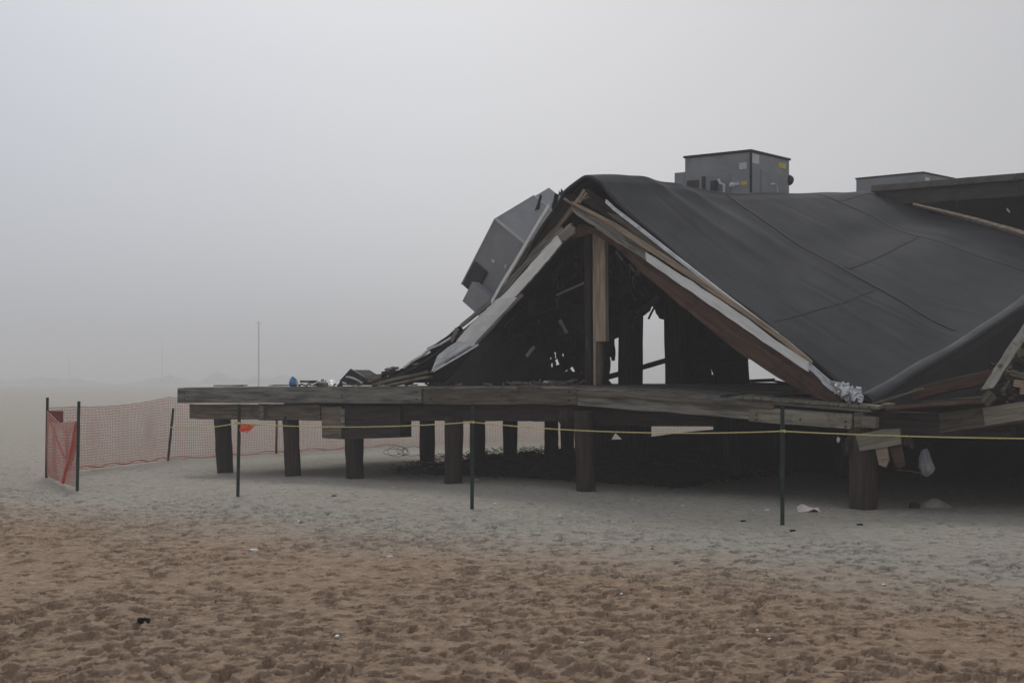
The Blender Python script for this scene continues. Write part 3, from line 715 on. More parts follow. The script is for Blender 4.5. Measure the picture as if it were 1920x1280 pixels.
# --- interior: centre posts, columns, rear wall with holes
beam('post', P(1106, 722, .62)+UP*0, P(1104, 425, .62), .11, .12, 'dark_wood', bld)
beam('post', P(1118.5, 722, .5), P(1117.5, 436, .5), .05, .12, 'tan_wood', bld, bevel=.003)['label'] = 'fresh split timber post under the peak'
beam('post', P(1129, 640, .48), P(1128, 442, .48), .17, .10, 'tan_wood', bld, bevel=.004)
beam('post', P(1124, 722, .52), P(1124, 640, .52), .10, .10, 'brown_wood', bld)
beam('post', P(1136, 640, .55), P(1136, 440, .55), .08, .08, 'brown_wood', bld)
beam('batten', P(1100, 690, .58), P(1099, 540, .58), .025, .03, 'grey_wood', bld, bevel=0)
def jag(pl, n=3, a=3, sd=0):
    r = random.Random(sd); out = []
    for i in range(len(pl)):
        p, q = pl[i], pl[(i+1) % len(pl)]; out.append(p)
        for k in range(1, n): f = k/n; out.append((p[0]*(1-f)+q[0]*f+r.uniform(-a, a), p[1]*(1-f)+q[1]*f+r.uniform(-a, a)))
    return out
WS = 4.6
holes_uv = [
 [(1203, 592), (1209, 588), (1216, 583), (1220, 573), (1227, 578), (1230, 588), (1236, 597), (1250, 600), (1249, 622), (1247, 640), (1251, 672), (1251, 719), (1200, 719)],
 [(1149, 636), (1163, 629), (1161, 660), (1160, 719), (1144, 719), (1137, 710), (1141, 694), (1142, 678), (1140, 664), (1150, 674), (1151, 655)],
 [(1400, 673), (1437, 673), (1455, 684), (1478, 700), (1491, 706), (1491, 719), (1403, 719)],
 [(1297, 702), (1303, 700), (1302, 710), (1298, 711)], [(1330, 690), (1335, 691), (1337, 702), (1332, 703)],
 [(1060, 637), (1065, 625), (1071, 628), (1064, 638)], [(1069, 625), (1074, 613), (1079, 614), (1073, 626)],
 [(1028, 672), (1034, 668), (1033, 675)], [(1036, 660), (1042, 659), (1043, 672), (1038, 671)], [(1038, 675), (1045, 671), (1049, 683), (1040, 686)],
 [(1030, 682), (1036, 679), (1036, 688), (1031, 688)], [(1051, 664), (1056, 660), (1056, 674)], [(1072, 667), (1079, 662), (1074, 668)],
 [(1041, 692), (1044, 689), (1043, 695)], [(1055, 697), (1066, 690), (1062, 696)], [(1066, 691), (1071, 685), (1078, 696), (1072, 698)],
 [(1087, 698), (1091, 694), (1091, 699)], [(1094, 696), (1102, 690), (1101, 673), (1104, 673), (1105, 699), (1095, 699)],
 [(1205, 556), (1208, 561), (1206, 562)], [(1149, 620), (1152, 621), (1150, 623)]]
wall_uv = [(790, 740), (815, 700), (880, 640), (960, 560), (1040, 468), (1105, 400), (1160, 380), (1230, 430), (1350, 520), (1450, 600), (1540, 670), (1620, 740), (1700, 760), (1700, 790), (1000, 790)]
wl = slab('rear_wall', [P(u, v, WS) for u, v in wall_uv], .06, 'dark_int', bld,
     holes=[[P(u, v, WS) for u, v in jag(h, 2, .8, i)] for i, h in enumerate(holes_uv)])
# columns, rails and hanging debris seen through the front
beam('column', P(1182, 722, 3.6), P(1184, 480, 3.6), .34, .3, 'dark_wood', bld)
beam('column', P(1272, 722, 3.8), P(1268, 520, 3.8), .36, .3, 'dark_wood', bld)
beam('handrail', P(1140, 707, 5.6), P(1260, 672, 5.9), .10, .05, 'brown_wood', bld, bevel=.003)
beam('handrail', P(1402, 714, 5.0), P(1452, 712, 5.0), .05, .05, 'dark_wood', bld, bevel=0)
beam('handrail', P(1440, 712, 5.0), P(1492, 721, 5.0), .03, .05, 'dark_wood', bld, bevel=0)
beam('batten', P(1228, 574, 4.3), P(1216, 598, 4.3), .035, .03, 'dark_wood', bld, bevel=0)
beam('batten', P(1150, 676, 4.0), P(1149, 630, 4.0), .05, .04, 'dark_wood', bld, bevel=0)
r = random.Random(11)
for i in range(64):
    u = r.uniform(960, 1260); v = r.uniform(480, 700); s_ = r.uniform(2.0, 4.2)
    if 1196 < u < 1256 and v > 560: continue
    if v < 360+abs(u-1110)*.95+40: continue
    an = r.uniform(.5, 2.6); ln = r.uniform(20, 75)
    u2, v2 = u+math.cos(an)*ln, v+math.sin(an)*ln*.8
    if 1015 < u2 < 1108 and v2 > 612 or 1015 < u < 1108 and v > 612: continue
    if (1196 < u2 < 1254 and v2 > 570) or 1138 < u2 < 1166 and v2 > 615: continue
    beam('hanging_batten', P(u, v, s_), P(u2, min(v2, 715), s_+r.uniform(-.4, .4)), r.uniform(.03, .11), .03, r.choice(['dark_wood', 'dark_wood', 'dark_int', 'brown_wood']), bld, bevel=0, seg=3, jit=.012)
for i in range(10):
    u = r.uniform(975, 1080); v = r.uniform(530, 615); s_ = r.uniform(2.4, 4.2); a = r.uniform(-.5, .5)
    p = P(u, v, s_); w_ = r.uniform(.25, .6); h = r.uniform(.2, .5)
    sheet('torn_panel', (p, p+A*w_+UP*a*.4, p+A*w_*.8-UP*h+B*.2, p-UP*h*1.1), 'dark_int', bld, 8, 6, .02, .012, i)
for (a, b, h) in (((1044, 553), (1096, 530), .035), ((1155, 470), (1168, 488), .03), ((1180, 495), (1196, 515), .03), ((1196, 494), (1198, 514), .02), ((988, 668), (1002, 650), .05), ((1050, 600), (1063, 625), .05)):
    beam('batten', P(*a, .9), P(*b, .9), h, .03, 'grey_wood', bld, bevel=0)
for (a, b) in (((1000, 590), (1060, 560)), ((940, 640), (1020, 585)), ((1170, 480), (1215, 560))):
    beam('joist', P(*a, 1.8), P(*b, 2.6), .12, .06, 'dark_wood', bld)
# arched dark panels low in the right bay
def arch(u0, u1, vt, vb, s_):   # low arched frames
    pts = []
    for k in range(13):
        a = math.pi*k/12; pts.append(P((u0+u1)/2-math.cos(a)*(u1-u0)/2, vb-(vb-vt)*math.sin(a), s_))
    tube('arched_frame', pts, .018, 'dark_wood', bld, 6)
arch(1299, 1342, 680, 722, 3.9); arch(1344, 1392, 680, 722, 3.9)
beam('joist', P(1298, 679, 3.9), P(1395, 676, 3.9), .03, .04, 'dark_wood', bld, bevel=0)
# torn strips and wires hanging from the sagging roof
for i in range(34):
    u = r.uniform(930, 1225); lo_ = 395+abs(u-1108)*(1.02 if u < 1108 else .72)+25
    if lo_ > 660: continue
    s_ = r.uniform(.8, 3.2); v = lo_+r.uniform(0, 40); ln = r.uniform(18, 90); dx = r.uniform(-22, 22); p = P(u, v, s_)
    if 1136 < u+dx < 1258 and v+ln > 575: continue
    if i % 2: tube('hanging_wire', [P(u+dx*f+4*math.sin(f*5+i), v+ln*f, s_) for f in np.linspace(0, 1, 9)], r.uniform(.004, .010), r.choice(['dark_wood', 'grey_wood', 'dark_int']), bld, 5)
    else:
        w_ = r.uniform(.05, .16); q = P(u+dx, v+ln, s_)
        sheet('torn_strip', (p, p+A*w_, q+A*w_*.5+B*.05, q), r.choice(['dark_int', 'dark_wood', 'fabric']), bld, 3, 7, .015, .006, i)
for (u, v, l_, w_) in ((1006, 598, 14, .05), (1040, 560, 20, .07), (960, 640, 12, .05), (1190, 500, 24, .06), (905, 662, 16, .08), (850, 672, 14, .09)):
    p = P(u, v, .35); q = P(u+r.uniform(-8, 8), v+l_, .35)
    sheet('torn_strip', (p, p+A*w_, q+A*.015, q), 'dark_wood', bld, 2, 5, .01, .006, int(u))
# bolts and brackets on the timber
for (u, v) in ((345, 738), (345, 748), (498, 742), (640, 741), (780, 735), (780, 748), (806, 735), (806, 748), (940, 741), (1066, 734), (1066, 750)):
    p = P(u, v, -.012); beam('bolt', p, p+B*.02, .03, .03, 'unit_dark', deck, bevel=.004, seg=2, jit=0)
for (u, v) in ((1418, 778), (1418, 786), (1500, 786), (1585, 790), (1585, 800)):
    p = P(u, v, -.012); beam('bolt', p, p+B*.02, .026, .026, 'unit_dark', deck, bevel=.004, seg=2, jit=0)
# floor level rubble inside
rub = thing('rubble_heap', T(-.6, .8, 1.55), 'low heap of plaster rubble on the platform at the foot of the centre post', 'rubble')
for i in range(60):
    u = r.uniform(940, 1090); p = P(u, 720, r.uniform(.3, 1.1)); p.z = 1.58+r.uniform(0, .05)
    if i % 3: beam('splinter', p, p+Vector((r.uniform(-.25, .25), r.uniform(-.15, .15), r.uniform(0, .06))), r.uniform(.015, .04), .03, 'brown_wood', rub, bevel=0, seg=2)
    else: blob('chunk', p, r.uniform(.02, .05), 'grey_wood', rub, i, rough=.3, sub=1)
pz = P(1025, 718, .35); tag(blob('plaster_lump', pz, .05, 'plastic', None, 4, (1.3, 1, .8)), 'small pale rounded lump on the platform edge left of the centre post', 'plaster lump')

# --- crumpled foil flashing at the valley end
def foil():
    r = random.Random(2); bm = bmesh.new()
    for k, (u, v, sc_) in enumerate(((1572, 728, .16), (1588, 738, .20), (1603, 738, .19), (1612, 748, .15), (1596, 750, .15), (1583, 722, .12), (1610, 733, .12))):
        mt = Matrix.Translation(P(u, v, -.02+.03*k)-P(1590, 740, 0)) @ Matrix.Rotation(r.uniform(0, 6), 4, 'Y') @ Matrix.Diagonal((1, .6, .8, 1))
        ret = bmesh.ops.create_icosphere(bm, subdivisions=2, radius=sc_*.66, matrix=mt)
        c = mt.translation
        for v_ in ret['verts']:
            d_ = v_.co-c; kx = .5+.45*abs(math.sin(d_.x*37+k)*math.sin(d_.z*29+k*2))+r.uniform(-.3, .3); v_.co = c+d_*kx
    me = bpy.data.meshes.new('foil'); bm.to_mesh(me); bm.free()
    link('crumpled_flashing', me, 'foil', bld, Matrix.Translation(P(1590, 740, 0)))
foil()
sheet('torn_flashing', (P(1550, 712, .03), P(1575, 716, .03), P(1600, 752, .0), P(1586, 752, .0)), 'foil', bld, 8, 6, .02, .006, 3)

# ------------------------------------------------------------------ intact flat roofed part behind
fb = thing('flat_roofed_building', T(4, 13, 0), 'flat roofed building with stained grey fascia standing behind the collapsed roof', 'building')
Z1 = 5.85
def gbox(name, t0, t1, s0, s1, z0, z1, m, parent, bevel=.01): return hexa(name, T(t0, s0, z0), A*(t1-t0), B*(s1-s0), UP*(z1-z0), m, parent, bevel)
gbox('roof_slab', -5, 16, 11.35, 24, 5.40, 5.74, 'unit_dark', fb)
cf = TZ(1633, 349, 11.0)[0]
for i in range(5):
    t0 = cf+i*3.0
    gbox('coping', t0, t0+2.99, 11.0, 11.5, Z1-.14, Z1, 'coping', fb)
    gbox('fascia', t0+.06, t0+3.05 if i == 4 else t0+3.055, 11.12, 11.3, 5.40, Z1-.143, 'concrete', fb)
for k in range(6):
    gbox('decking', 4.9, 13.5, .95, 11.0, 1.27, 1.32, 'dark_wood', deck, .004) if k == 0 else None
    gbox('bracket', cf+1.8+k*1.4, cf+1.84+k*1.4, 11.05, 11.12, 5.26, 5.40, 'dark_wood', fb, .004)
gbox('wall', cf+.1, 16, 12.6, 12.8, -.2, 5.45, 'dark_int', fb)
gbox('wall', cf+.1, cf+.3, 12.8, 24, -.2, 5.45, 'dark_int', fb)
# tan board capping the torn upper edge of the roof
n = 14; pts = [P(1712+(1960-1712)*i/n, 383+(452-383)*i/n-3*math.sin(math.pi*i/n), 10.9) for i in range(n+1)]
tube('torn_edge_board', pts, .05, 'tan_wood', bld, 4, [.03+.045*i/n+random.uniform(-.004, .004) for i in range(n+1)])
sheet('bent_bracket', (P(1888, 390, 10.6), P(1893, 396, 10.6), P(1893, 399, 10.6), P(1887, 394, 10.6)), 'white_metal', fb, 2, 2, .002, .02)

# ------------------------------------------------------------------ rooftop units
u1 = thing('rooftop_unit', T(-2.5, 11.8, 5.86), 'tall grey rooftop air unit with yellow and white labels on the ridge', 'rooftop unit', 'grey air handling units on the roof')
c0 = W(1408, 282, 32); c0.z = 5.86
lf = W(1284, 294, 32.97); lf.z = 5.86; rt = W(1480, 286, 33.3); rt.z = 5.86
zt = 6.98; e1 = lf-c0; e2 = rt-c0
cas = hexa('casing', c0, e1, e2, UP*(zt-5.86-.03), 'unit', u1)
hexa('lid', c0-e1*.015-e2*.02+UP*(zt-5.86-.028), e1*1.03, e2*1.04, UP*.05, 'unit_dark', u1, .006)
nl = -(e2.normalized()); nr_ = -(e1.normalized())
def onface(name, a, b, z0, z1, m, side, proud=.02, parent=None):
    if side == 'L': p = c0+e1*a; ex = e1*(b-a); n_ = Vector((e1.y, -e1.x, 0)).normalized()
    else: p = c0+e2*a; ex = e2*(b-a); n_ = Vector((e2.y, -e2.x, 0)).normalized()
    if n_.y > 0: n_ = -n_
    p = p+UP*(z0); return hexa(name, p, ex, n_*proud, UP*(z1-z0), m, parent or u1, .003)
onface('label_sticker', .06, .17, .70, .85, 'label', 'L', .012)
onface('label_sticker', .01, .09, .80, 1.02, 'label', 'R', .014) if False else onface('label_sticker', .02, .20, .83, 1.05, 'label', 'R', .012)
onface('label_sticker', .70, .90, .86, .99, 'yellow', 'R', .012)
onface('label_sticker', .05, .15, .33, .42, 'yellow', 'L', .012)
onface('label_sticker', .17, .25, .34, .41, 'label', 'L', .012)
onface('label_sticker', .29, .32, .33, .41, 'label', 'L', .014)
onface('access_panel', .30, .66, .05, .60, 'unit', 'L', .018)
onface('grille', .68, .73, .20, .62, 'unit_dark', 'L', .03)
onface('grille', .78, .96, .1, .55, 'unit_dark', 'L', .03)
onface('access_panel', .25, .95, .1, .72, 'unit', 'R', .018)
onface('frame_strip', -.02, .015, 0, 1.1, 'unit_dark', 'L', .02)
hexa('intake_hood', lf+UP*.35-e1*.0+e1*.001, e1.normalized()*.28, e2*.3, UP*.42, 'unit', u1)
blob('side_pipe', rt+UP*.62, .11, 'unit_dark', u1, 3, (1, 1, 1.2), .05, 2, True)
q = c0+e2*.62+Vector((0, -.25, 0))
tube('gooseneck_pipe', [q+UP*.15, q+UP*.33, q+UP*.40-e2.normalized()*.06, q+UP*.41-e2.normalized()*.2, q+UP*.37-e2.normalized()*.28], .02, 'label', u1, 8)
q = c0+e1*.42+Vector((0, -.2, 0))
tube('vent_pipe', [q, q+UP*.36, q+UP*.40+e1.normalized()*.1, q+UP*.5+e1.normalized()*.14], .03, 'label', u1, 8)
q = c0+e1*.55+Vector((0, -.2, 0)); hexa('junction_box', q, e1.normalized()*.14, e2.normalized()*.1, UP*.48, 'unit_dark', u1)
q = c0+e1*.30+Vector((0, -.2, 0)); blob('vent_cap', q+UP*.33, .07, 'label', u1, 8, rough=.08, smooth=True)

u2 = thing('rooftop_unit', W(1733, 0, 38)*Vector((1, 1, 0)) if False else Vector((W(1733, 322, 38).x, 38, 5.86)), 'low grey rooftop unit with one white label, at right behind the fascia', 'rooftop unit', 'grey air handling units on the roof')
d0 = W(1731, 322, 38); d0.z = 5.86; dl = W(1605, 333, 39.2); dl.z = 5.86; dr = W(1790, 328, 39.2); dr.z = 5.86
ht = EYE+(715-322)/F*38-5.86
hexa('casing', d0, dl-d0, dr-d0, UP*(ht-.04), 'unit', u2)
hexa('lid', d0-(dl-d0)*.01-(dr-d0)*.01+UP*(ht-.04), (dl-d0)*1.02, (dr-d0)*1.02, UP*.045, 'unit_dark', u2, .006)
hexa('label_sticker', d0+(dr-d0)*.05+UP*(ht-.5)+Vector((0, -.02, 0)), (dr-d0)*.14, Vector((.0, .02, 0)), UP*.36, 'label', u2, .002)

# toppled unit lying on the left slope
u3 = thing('rooftop_unit', P(985, 457, 1.2), 'toppled grey air unit tipped over on the steep left slope of the collapsed roof', 'rooftop unit', 'grey air handling units on the roof')
SU = .75
a0 = P(928, 410, SU); a1 = P(986, 458, SU); a3 = P(865, 533, SU)
E1 = a1-a0; E2 = a3-a0; E3 = B*1.12+UP*.50
hexa('casing', a0, E1, E2, E3, 'unit', u3)
def bar(name, p, q, w_=.035, m='unit_light', pr=None): return beam(name, p, q, w_, w_, m, pr or u3, bevel=.004, jit=0)
nf = (E1.cross(E2)).normalized()
if nf.y > 0: nf = -nf
bar('frame_strip', a0, a1); bar('frame_strip', a0+E3, a1+E3); bar('frame_strip', a0, a3, .02); bar('frame_strip', a0, a0+E3, .02); bar('frame_strip', a1, a1+E2*1.0, .03)
# lower hood and louvre
f0 = a0+E2*.62+nf*.012
hexa('louvre', f0+E1*.06, E1*.42, E2*.36, nf*.03, 'unit_dark', u3, .004)
hexa('intake_hood', a0+E2*.80+E1*.42+nf*.01, E1*.60, E2*.30, nf*.22, 'unit', u3, .006)
bar('frame_strip', a0+E2*.72+E1*.45+nf*.02, a0+E2*1.03+E1*.34+nf*.02, .03)
hexa('base_rail', a1+E2*.02, E1*.16, E2*1.08, E3, 'unit_dark', u3, .004)
hexa('label_sticker', a0+E2*.44+E1*.42+nf*.004, E1*.10, E2*.035, nf*.01, 'unit_light', u3, .001)
hexa('label_sticker', a0+E2*.38+E1*.78+nf*.004, E1*.06, E2*.05, nf*.01, 'unit_light', u3, .001)
# second cabinet section behind with torn end
hexa('rear_casing', a0+E3+E1*.02+E2*.0, E1*.80, E2*.9, E3*.42, 'unit', u3)
g0 = a0+E3*1.42
for i in range(9):
    b0 = g0+E1*(.35+.07*i)
    sheet('torn_metal', (b0, b0+E1*.09, b0+E1*.1+UP*r.uniform(.02, .2)+B*.05, b0+E1*.02+UP*r.uniform(.05, .26)), 'unit_dark', u3, 3, 3, .01, .008, i)
sheet('torn_metal', (P(1003, 395, 1.6), P(1012, 392, 1.6), P(1017, 366, 1.6), P(1014, 365, 1.6)), 'unit_dark', u3, 4, 4, .01, .01, 22)
tag(sheet('membrane_scrap', (P(1034, 392, .3), P(1042, 396, .3), P(1048, 365, .3), P(1041, 362, .3)), 'dark_int', bld, 4, 4, .01, .02, 5))

# ------------------------------------------------------------------ loose things on the deck (left)
def zdeck(u, s_=.4):
    return EYE-(727.3-3.6*(TZ(u, 715, s_)[0]+8.86)/8.86-HZ)/F*P(u, 715, s_).y+.012
def at(u, s_, dz=0): p = P(u, 715, s_); p.z = zdeck(u, s_)+dz; return p
sk = thing('blue_sack', at(551, .7), 'small bright blue plastic sack standing upright on the left of the platform', 'sack')
blob('sack_body', at(550, .7, .07), .09, 'blue', sk, 2, (.85, .8, 1.1), .09, 3, True)
blob('sack_neck', at(549, .7, .165), .035, 'blue', sk, 3, (.9, .9, .8), .2, 2, True)
blob('label_patch', at(556, .66, .07), .05, 'cloth', sk, 4, (.4, .3, 1), .1, 2, True)
tag(beam('plank', at(566, .8, .10), at(590, .8, .10), .035, .12, 'dark_wood'), 'short dark plank end lying next to the blue sack', 'plank')
tag(sheet('plastic_sheet', (at(566, .6, .02), at(588, .6, .02), at(590, .9, .09), at(570, .9, .06)), 'plastic', None, 8, 5, .012, .004, 3), 'crumpled white plastic under the short dark plank', 'plastic sheet')
cb = thing('broken_crate', at(602, .6), 'small broken grey crate with splintered slats right of the blue sack', 'crate')
for i in range(7):
    beam('slat', at(594+i*2.6, .6+.04*(i % 2), .01), at(596+i*2.4, .62, .07+.07*r.random()), .03, .02, 'grey_wood', cb, bevel=0, seg=2)
beam('slat', at(592, .6, .04), at(614, .6, .05), .04, .02, 'grey_wood', cb, bevel=0); beam('slat', at(594, .58, .09), at(610, .6, .08), .03, .02, 'plastic', cb, bevel=0)
tag(sheet('plastic_sheet', (at(612, .5, .0), at(640, .5, .0), at(640, 1.0, .13), at(618, 1.0, .10)), 'plastic', None, 10, 6, .02, .004, 6), 'grey-white crumpled sheeting between the crate and the folded black panel', 'plastic sheet')
pn = thing('folded_panel', at(660, .6), 'black roofing panel folded to a low tent with a white stripe across it', 'panel')
s_ = .55
pk = P(657, 691, s_+.4)
slab('panel', [P(634, 722, s_), P(638, 712, s_), P(657, 691, s_), P(692, 712, s_), P(700, 722, s_)], .03, 'unit_dark', pn)
slab('panel_back', [P(637, 722, s_)+B*.06, P(641, 711, s_)+B*.06, P(657, 693, s_)+B*.06, P(688, 712, s_)+B*.06, P(697, 722, s_)+B*.06], .45, 'fabric', pn)
stp = [(648, 706), (655, 706.5), (663, 709), (671, 713), (679, 718)]
trim('white_stripe', stp, s_-.03, .03, .02, 'white_metal', pn)
slab('white_patch', [P(641, 715, s_-.02), P(648, 717, s_-.02), P(650, 720, s_-.02), P(643, 719, s_-.02)], .012, 'white_paint', pn)
bl = thing('splintered_stack', at(700, .6), 'stack of short grey boards and white scraps at the foot of the left slope', 'boards')
for (a, b, h, m_) in (((692, 708), (720, 704), .06, 'brown_wood'), ((696, 714), (722, 709), .05, 'grey_wood'), ((690, 718), (716, 716), .05, 'dark_wood'), ((728, 693), (742, 690), .04, 'grey_wood'), ((722, 700), (744, 698), .07, 'dark_wood')):
    beam('board', P(*a, .45), P(*b, .45), h, .2, m_, bl, bevel=.003, seg=3, jit=.01)
sheet('white_scrap', (P(698, 706, .4), P(722, 702, .4), P(724, 706, .5), P(700, 708, .5)), 'white_metal', bl, 5, 3, .01, .005, 3)
sheet('white_scrap', (P(700, 722, .35), P(714, 714, .35), P(717, 718, .4), P(704, 723, .4)), 'white_paint', bl, 5, 3, .01, .008, 4)
tag(beam('plank', P(700, 722, .22), P(806, 696, .30), .055, .12, 'brown_wood', seg=8, warp=.01), 'upper of two long brown planks leaning low against the foot of the left slope', 'plank')
tag(beam('plank', P(728, 723, .12), P(808, 706, .18), .045, .12, 'pale_wood', seg=8, warp=.008), 'lower, paler of two long planks at the foot of the left slope', 'plank')
tag(beam('plank', at(405, .35, .03), at(460, .35, .03), .025, .14, 'grey_wood'), 'loose board lying flat near the left end of the platform', 'plank')
tag(beam('plank', at(508, .3, .025), at(560, .3, .025), .02, .14, 'dark_wood'), 'thin dark board lying flat just left of the blue sack', 'plank')
# scattered small splinters on the deck edge
dbs = thing('splinter_litter', at(860, .4), 'thin scatter of splinters and chips along the platform edge', 'debris')
for i in range(50):
    u = r.uniform(560, 1070); p = at(u, r.uniform(.1, .6), .02)
    beam('splinter', p, p+Vector((r.uniform(-.2, .2), r.uniform(-.1, .1), r.uniform(0, .03))), r.uniform(.01, .03), .03, r.choice(['brown_wood', 'grey_wood', 'dark_wood']), dbs, bevel=0, seg=2)

# ------------------------------------------------------------------ wreckage at the right
tag(beam('broken_beam', P(1640, 757, .25), P(1735, 727, .25), .03, .12, 'brown_wood', seg=6), 'thin splintered batten rising from the foil flashing', 'batten')
tag(beam('broken_beam', P(1712, 741, .3), P(1880, 700, .1), .16, .16, 'red_wood', ragged=(.08, .05), warp=.015), 'thick red-brown broken beam slanting up behind the white painted plank', 'beam')
tag(beam('broken_beam', P(1668, 765, .12), P(1850, 754, .0), .045, .26, 'red_wood', warp=.01), 'long red painted plank lying flat above the yellowish beam', 'plank')
tag(beam('broken_beam', P(1730, 755, .3), P(1866, 745, .3), .05, .1, 'brown_wood'), 'brown plank resting on the long red plank', 'plank')
# platform remains under it
beam('edge_beam', P(1740, 796, .35), P(1960, 768, .0), .26, .14, 'brown_wood', deck, label='yellowish split edge timber at far right')
beam('edge_beam', P(1850, 781, .12), P(1960, 765, -.1), .22, .14, 'pale_wood', deck)
beam('edge_beam', P(1640, 782, .6), P(1900, 768, .6), .30, .2, 'dark_wood', deck)
tag(subdiv_board('painted_plank', [(1838, 731), (1880, 666), (1925, 600), (1960, 548)], [(1862, 727), (1902, 663), (1945, 604), (1980, 555)], -.25, .045, 'worn_paint', None), 'pale peeling painted plank leaning steeply over the wreckage at far right', 'plank')
wk = thing('wreckage_pile', T(5.6, .2, 1.3), 'jumble of dark splintered timbers beneath the peeling painted plank', 'wreckage')
for i in range(60):
    u = r.uniform(1855, 1990); v = r.uniform(640, 755); 
    if v < 1400-(u-1200)*1.05-30 or v < 600+abs(1930-u)*.6: continue
    an = r.uniform(0, 3.1); ln = r.uniform(15, 70)
    beam('splinter', P(u, v, r.uniform(-.1, .6)), P(u+math.cos(an)*ln, min(758, v+math.sin(an)*ln*.6), r.uniform(-.1, .6)), r.uniform(.02, .10), .04, r.choice(['dark_wood', 'red_wood', 'brown_wood', 'dark_int']), wk, bevel=0, seg=3, jit=.012)
beam('beam_end', P(1846, 755, -.1), P(1862, 738, -.1), .14, .14, 'brown_wood', wk)
beam('beam_end', P(1902, 718, -.1), P(1960, 726, -.1), .09, .1, 'tan_wood', wk)
beam('beam_end', P(1914, 733, -.1), P(1960, 735, -.1), .08, .1, 'tan_wood', wk)
# blocks at the platform's broken corner
beam('block', P(1606, 788, .1), P(1624, 788, .1), .22, .2, 'brown_wood', deck, seg=2)
beam('block', P(1618, 790, -.02), P(1645, 792, -.02), .15, .14, 'pale_wood', deck, seg=2)
tag(slab('plywood_piece', [P(1604, 815, -.05), P(1652, 805, -.05), P(1686, 803, -.05), P(1690, 832, -.05), P(1660, 838, -.05), P(1612, 845, -.05)], .04, 'pale_wood'), 'pale yellowish plywood piece nailed over the top of the last pile', 'plywood')
hb = thing('hanging_board', P(1668, 855, -.02), 'torn brown board hanging in two strips beside the last pile', 'board')
slab('strip', [P(1640, 838, -.02), P(1663, 837, -.02), P(1667, 862, -.02), P(1661, 876, -.02), P(1648, 871, -.02)], .035, 'tan_wood', hb)
slab('strip', [P(1667, 836, 0), P(1690, 834, 0), P(1697, 872, 0), P(1688, 878, 0), P(1679, 874, 0)], .035, 'red_wood', hb)
for (u0, v0, u1_, v1, h) in ((1590, 822, 1592, 852, .09), (1603, 815, 1610, 840, .05), (1582, 830, 1586, 850, .05), (1700, 808, 1712, 840, .05), (1694, 810, 1700, 835, .06)):
    beam('splinter', P(u0, v0, .0), P(u1_, v1, .02), h, .04, 'dark_wood', deck, bevel=0, seg=3, jit=.012)
tag(blob('paper_scrap', P(1572, 824, .05), .03, 'shell', None, 3, (.7, .4, 1.3), .25), 'tiny white scrap stuck to the left side of the last pile', 'scrap')
# hanging bag with its string
bg_ = thing('plastic_bag', P(1736, 868, .35), 'crumpled pale plastic bag hanging on a string in the dark under the building', 'plastic bag')
V = []; Fc = []; prof = [(842, 4), (848, 9), (858, 11), (868, 12), (876, 14), (884, 11), (891, 4)]
rr_ = random.Random(9)
for (v, hw) in prof:
    c = P(1736+rr_.uniform(-1, 1), v, .35)
    for k in range(14):
        an = 2*math.pi*k/14; q = hw/F*c.y*(1+rr_.uniform(-.35, .3)); V.append(c+A*math.cos(an)*q+B*math.sin(an)*q*.4+UP*rr_.uniform(-.02, .02))
for j in range(len(prof)-1):
    for k in range(14): Fc.append((j*14+k, j*14+(k+1) % 14, (j+1)*14+(k+1) % 14, (j+1)*14+k))
Fc.append(tuple(range(14))); Fc.append(tuple(len(V)-14+k for k in range(14)))
mesh_obj('bag_body', V, Fc, 'bag', bg_)
tube('string', [P(1680+(1735-1680)*f, 881+8*f*f, .3) for f in (0, .25, .5, .75, 1)], .004, 'grey_wood', bg_, 5)
tube('string', [P(1735, 843, .35), P(1734, 800, .35), P(1736, 780, .4)], .003, 'dark_wood', bg_, 4)
# loose things on the sand under the right side
cl = GS(1515, 953)-UP*.02; 
tag(sheet('pink_cloth', (cl+Vector((-.14, -.05, .03)), cl+Vector((.16, -.06, .03)), cl+Vector((.18, .25, .05)), cl+Vector((-.10, .22, .06))), 'cloth', None, 22, 12, .018, .006, 5), 'crumpled pale pink cloth on the sand right of the nearest green post', 'cloth')
tag(blob('wood_chunk', GS(1714, 945)+UP*.03, .075, 'dark_wood', None, 5, (1, .8, .8), .15), 'dark block of wood beside the small sand heap under the building', 'wood chunk')
def heap(u, v, r0, h):
    c = GS(u, v); V = []; Fc = []; n1, n2 = 24, 10
    for j in range(n2+1):
        for i in range(n1):
            q = j/n2; rad = r0*q; an = 2*math.pi*i/n1; V.append(c+Vector((rad*math.cos(an)*1.4, rad*math.sin(an), h*(.5+.5*math.cos(q*math.pi))*(1+random.uniform(-.05, .05))-.035)))
    for j in range(n2):
        for i in range(n1): Fc.append((j*n1+i, j*n1+(i+1) % n1, (j+1)*n1+(i+1) % n1, (j+1)*n1+i))
    o = mesh_obj('sand_heap', V, Fc, bpy.data.materials['beach_sand'], None, True, c); tag(o, kind='structure')
heap(1752, 943, .26, .15)

